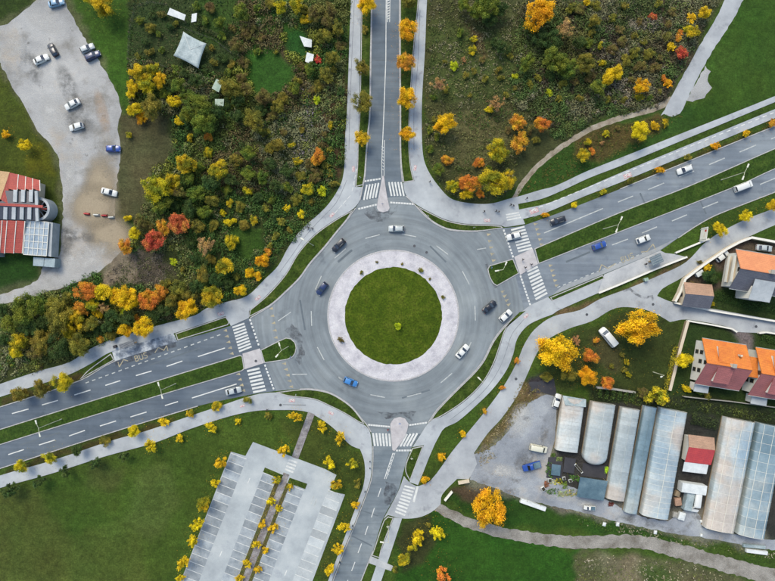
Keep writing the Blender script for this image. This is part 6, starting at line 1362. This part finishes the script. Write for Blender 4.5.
# ------------------------------------------------------------------ people
def person_mesh(walk):
    V = []; E = []; Rd = []
    def p(x, y, z, r): V.append((x, y, z)); Rd.append(r); return len(V)-1
    def ch(root, pts):
        a = root
        for q in pts: b = p(*q); E.append((a, b)); a = b
        return a
    s = .24 if walk else .03
    pel = p(0, 0, .98, .15)
    chest = ch(pel, [(0, 0, 1.15, .145), (0, 0, 1.36, .17)]); neck = ch(chest, [(0, 0, 1.5, .065), (.01, 0, 1.58, .085), (.02, 0, 1.68, .10), (.01, 0, 1.76, .06)])
    for sg in (-1, 1):
        k = sg*s
        ch(pel, [(0, sg*.1, .9, .1), (k*.6, sg*.1, .5, .065), (k*.9-(.1 if walk and sg < 0 else 0), sg*.1, .1, .045), (k*.9+.15-(.1 if walk and sg < 0 else 0), sg*.11, .04, .04)])
        hand = ch(chest, [(0, sg*.2, 1.42, .07), (-k*.4, sg*.25, 1.12, .05), (-k*.7+.08, sg*.24, .88, .035), (-k*.7+.11, sg*.24, .80, .03)])
        hx = -k*.7+.11
        for j, (dx, L) in enumerate(((-.035, .07), (-.012, .085), (.012, .08), (.035, .065))): ch(hand, [(hx+dx, sg*.235, .80-L*.6, .008), (hx+dx+.008, sg*.225, .80-L, .007)])
        ch(hand, [(hx+.05, sg*.215, .79, .01), (hx+.065, sg*.205, .755, .008)])
    me = bpy.data.meshes.new('figure'); me.from_pydata(V, E, []); ob = bpy.data.objects.new('figure_tmp', me); C.objects.link(ob)
    md = ob.modifiers.new('skin', 'SKIN'); md.use_smooth_shade = True
    for i, sv in enumerate(me.skin_vertices[0].data): sv.radius = (Rd[i]*(1.0 if i else .8), Rd[i]); sv.use_root = (i == 0)
    ob.modifiers.new('sub', 'SUBSURF').levels = 1; ob.modifiers['sub'].render_levels = 1
    dg = bpy.context.evaluated_depsgraph_get(); out = bpy.data.meshes.new_from_object(ob.evaluated_get(dg)); out.name = 'body'
    bpy.data.objects.remove(ob); return out
PM = [person_mesh(True), person_mesh(False)]
CL = {n_: plain('cloth_'+n_, c, .9, .1) for n_, c in (('dark', A(44, 46, 54)), ('navy', A(48, 58, 86)), ('grey', A(96, 98, 104)), ('red', A(196, 62, 66)), ('jeans', A(62, 72, 96)))}
SKIN = plain('skin', A(206, 160, 132), .6, .3); HAIR = plain('hair', A(54, 42, 34), .8, .2); SHOE = plain('shoes', A(34, 32, 32), .7)
def person(u, v, ang, coat, trousers, label, walk=True, z=.128):
    me = PM[0 if walk else 1].copy(); me.materials.clear()
    for m_ in (CL[coat], CL[trousers], SKIN, HAIR, SHOE): me.materials.append(m_)
    for q in me.polygons:
        c = q.center; ay = abs(c.y)
        q.material_index = 4 if c.z < .11 else 2 if (c.z < .9 and ay > .19) else 1 if c.z < .96 else 0 if c.z < 1.5 else (3 if (c.z > 1.69 or c.x < -.02) and c.z > 1.56 else 2)
    x, y, _ = P(u, v, 1.0); t = thing('person', label, 'person', (x, y, z), R(ang), 'people on foot')
    b = obj('body', me, None, t); return t
person(523, 259.5, 60, 'dark', 'jeans', 'person in dark coat on the right refuge, topmost of three')
person(531.6, 264.4, 100, 'navy', 'dark', 'person in navy coat on the right refuge, rightmost of three')
person(525.6, 267.4, -70, 'dark', 'dark', 'person in dark clothes on the right refuge, lowest of three', z=.14)
person(484.5, 211.4, 180, 'dark', 'jeans', 'lone person in dark coat in mid plaza')
person(496.4, 210.8, 0, 'dark', 'dark', 'person in dark coat, left of a pair on the plaza')
person(498.8, 211.6, 0, 'grey', 'jeans', 'person in grey coat, right of a pair on plaza')
person(511, 204.6, 200, 'dark', 'dark', 'person in dark coat near the trodden path end')
person(513.6, 205.6, 200, 'navy', 'jeans', 'person in navy coat near the trodden path end')
person(527, 198, 20, 'dark', 'dark', 'person in dark coat on the upper right footpath')
person(430, 181.6, 130, 'dark', 'jeans', 'person in dark coat on the path below the top right verge')
person(267, 410, 170, 'dark', 'dark', 'person in dark coat on the lower left footpath')
person(388, 430, -20, 'red', 'dark', 'person in a red coat on the bottom zebra crossing', z=ZM)
person(655, 262.6, 200, 'dark', 'jeans', 'person waiting below the right bus shelter', False, z=.134)
person(646, 264, 160, 'dark', 'dark', 'person standing left of the right bus shelter', False, z=.134)
# cyclist on the upper left path
def bicycle(u, v, ang, label):
    x, y, _ = P(u, v, .5); t = thing('bicycle', label, 'bicycle', (x, y, .126), R(ang))
    for wx in (-.52, .52):
        n = 20; pts = [(wx+.33*math.cos(2*math.pi*k/n), 0, .34+.33*math.sin(2*math.pi*k/n)) for k in range(n+1)]
        w_ = MB().tube(pts, .022, 5, False).build('wheel', M['tyre'], t); MB().bar((wx-.3, 0, .34), (wx+.3, 0, .34), .012).build('spokes', M['steel'], w_)
    fr = MB(); 
    for a, b in (((-.52, 0, .34), (-.05, 0, .34)), ((-.05, 0, .34), (-.2, 0, .85)), ((-.2, 0, .82), (.36, 0, .85)), ((-.05, 0, .34), (.36, 0, .85)), ((.36, 0, .9), (.52, 0, .34)), ((-.52, 0, .34), (-.18, 0, .78))): fr.bar(a, b, .035)
    fr.build('frame', M['black'], t); MB().box(-.34, -.07, .86, -.08, .07, .92).build('saddle', M['black'], t); MB().bar((.34, -.28, 1.0), (.34, .28, 1.0), .03).build('handlebar', M['black'], t)
bicycle(309.5, 228.6, 30, 'black bicycle on the upper left curving path')
person(308, 227.4, 30, 'dark', 'dark', 'person in dark clothes beside the bicycle on curving path')
person(312.4, 228.8, 30, 'navy', 'dark', 'person in navy coat ahead of bicycle on curving path')
# ------------------------------------------------------------------ hedges
def hedge(label, pts, wd, ht, cols, dens=60, leaf=.15):
    g = [np.array(G(*p)) for p in pts]; cen = []; nor = []; o0 = g[0]
    t = thing('hedge', label, 'hedge', (o0[0], o0[1], 0))
    st = MB()
    for a, b in zip(g[:-1], g[1:]):
        L = np.linalg.norm(b-a); n = int(L*dens*wd); d = (b-a)/L; nn = np.array([-d[1], d[0]])
        s_ = RNG.random(n)*L; w_ = RNG.uniform(-.5, .5, n)*wd*RNG.uniform(.7, 1.15, n); z = ht*(1-(2*w_/wd)**2*.5)*RNG.uniform(.35, 1.08, n)
        xy = a+d*s_[:, None]+nn*w_[:, None]-o0; cen.append(np.concatenate([xy, z[:, None]], 1)); nor.append(np.concatenate([nn*(w_/wd*2)[:, None], np.ones((n, 1))], 1)+RNG.normal(size=(n, 3))*.5)
        for k in range(max(2, int(L/1.2))): q = a+d*(k+.5)*1.2-o0; st.tube([(q[0], q[1], 0), (q[0]+.05, q[1], ht*.7)], .04, 5)
    cen = np.concatenate(cen); nor = np.concatenate(nor); n = len(cen); pal = np.array([A(*c, 1.15) for c in cols])
    obj('foliage', quad_mesh('foliage', leaf_quads(cen, nor, leaf*RNG.uniform(.6, 1.3, n)), col=pal[RNG.integers(0, len(cols), n)]*RNG.uniform(.7, 1.25, (n, 1))), um, t); st.build('stem', M['bark'], t)
hedge('yellowing hedge along the beige garden wall', [(675, 346), (670, 368), (665, 389)], 1.2, 1.2, [(190, 170, 44), (130, 130, 46), (96, 106, 44)])
for i in range(6):
    u = 600+i*6.5; hedge(f'dark green crop row behind the greenhouses, {ORD[i]} from the left', [(u, 388.5+i*.6), (u-1.2, 397.5+i*.7)], 1.2, 1.2, [(56, 80, 38), (84, 104, 46), (44, 62, 36)])
hedge('dark green hedge below the slate-roofed house', [(716, 296), (745, 303), (775, 309), (800, 314)], 3.2, .5, [(46, 70, 32), (58, 82, 36)], 40)
hedge('low hedge at right-edge house beyond the driveway', [(760, 337), (775, 341), (800, 346)], 2.4, .8, [(52, 78, 34), (66, 92, 40), (40, 60, 30)], 45)
hedge('ragged hedge above the allotment canopy', [(196, 28), (214, 34), (232, 46)], 1.4, 1.1, [(64, 82, 42), (88, 92, 56), (50, 66, 38)])
hedge('ragged bushes behind the greenhouse row, left of red shed', [(690, 418), (704, 421), (716, 425)], 3.4, 1.4, [(56, 70, 40), (74, 88, 48), (44, 56, 36)], 45)
# ------------------------------------------------------------------ fallen leaves under the autumn trees
def litter():
    cen = []; col = []
    for (zone, c, kind), L in ROSTER.items():
        if c not in ('Y', 'G', 'O', 'R', 'YG'): continue
        for u, v, root, _ in L:
            if not ('verge' in zone or 'footpath' in zone or 'car park' in zone or 'garden' in zone or 'lawn' in zone or 'road' in zone or 'street' in zone): continue
            r = max(ch.scale.x for ch in root.children)*1.0; n = int(24*r)
            a = RNG.random(n)*6.28; q = r*(.5+RNG.random(n)*1.3); x = root.location.x+np.cos(a)*q; y = root.location.y+np.sin(a)*q
            cen.append(np.stack([x, y, np.full(n, .165)], 1)); base = np.array(A(*{'Y': (220, 180, 50), 'G': (214, 160, 44), 'O': (200, 130, 60), 'R': (190, 90, 60), 'YG': (180, 160, 60)}[c])); col.append(base[None]*RNG.uniform(.6, 1.15, (n, 1)))
    cen = np.concatenate(cen); n = len(cen); nor = np.array([0, 0, 1.])+RNG.normal(size=(n, 3))*.15
    tag(obj('fallen_leaves', quad_mesh('fallen_leaves', leaf_quads(cen, nor, RNG.uniform(.05, .11, n)), col=np.concatenate(col)), um), 'fallen yellow leaves scattered under the roadside trees', 'leaves', kind='stuff')
litter()
# ------------------------------------------------------------------ nursery clutter and car park planting
o = sheet('ground_cloth', [(548, 457), (563, 457), (562, 480), (546, 478)], .034, M['dark_mat'], kind=None, sm=False, jag=.6); tag(o, 'dark ground cloth under the left nursery benches', 'ground cloth')
for i, (u, v, a, b, cols, lab) in enumerate(((567.5, 469, 3, 4, [(90, 100, 50), (130, 120, 50)], 'olive pot plants at the lower end of the dark nursery bench'),
        (559, 459, 3, 1.6, [(120, 130, 90), (90, 110, 60)], 'pale pot plants above the left nursery bench'), (564, 485, 3, 3.4, [(70, 96, 44), (100, 120, 50)], 'green pot plants right of the yellow-flowering ones'),
        (546.5, 484, 2, 3, [(130, 80, 60), (96, 70, 50)], 'reddish pot plants at the yard corner of the nursery'), (562, 494, 4, 2.4, [(120, 140, 100), (150, 150, 110)], 'pale green pot plants in the lowest nursery row'),
        (553, 455, 2, 1.4, [(70, 90, 44)], 'green pot plants at the top of the nursery yard'), (611, 504, 2.4, 2, [(110, 56, 48), (80, 44, 40)], 'dark red shrub in pots below the long pale greenhouse'), (606.5, 470, 1.2, 2.6, [(150, 190, 40)], 'bright lime pot plants beside the rounded greenhouse'))):
    undergrowth('pot_plants', lab, [(u-a, v-b), (u+a, v-b), (u+a, v+b), (u-a, v+b)], 34, cols, (.2, .5), 22, .13, cat='pot plants')
for i, (u, v, w_, h_, lab) in enumerate(((549.5, 480, .5, .5, 'small white tub at the left of nursery yard'), (563.6, 478, .4, .4, 'small white tub between the nursery plant rows'), (570, 480.4, .45, .4, 'small white tub below the crowded nursery bench'), (543, 488.6, .5, .6, 'white tub at the lane corner of the nursery'), (578, 468, .3, 1.6, 'narrow pale pallet stack beside the ground cloth'))):
    x, y = G(u, v); t = thing('plant_tub', lab, 'tub', (x, y, .03), R(10*i), 'tubs in the nursery yard'); MB().box(-w_, -h_, 0, w_, h_, .5).build('tub', M['tarp_w'], t); MB().box(-w_*.85, -h_*.85, .5, w_*.85, h_*.85, .54).build('soil', M['soil'], t)
undergrowth('strip_planting', 'low shrubs in the planted strip left of the car park walkway', [CP(52, 8), CP(56.2, 8), CP(56.2, 170), CP(52, 170)], 260, [(96, 100, 46), (120, 110, 50), (76, 88, 40)], (.2, .5), 16, .13, cat='planting')
undergrowth('strip_planting', 'low shrubs in the planted strip right of the car park walkway', [CP(63, 8.4), CP(66.6, 8.4), CP(66.6, 170), CP(63, 170)], 240, [(96, 100, 46), (120, 110, 50), (76, 88, 40)], (.2, .5), 16, .13, cat='planting')
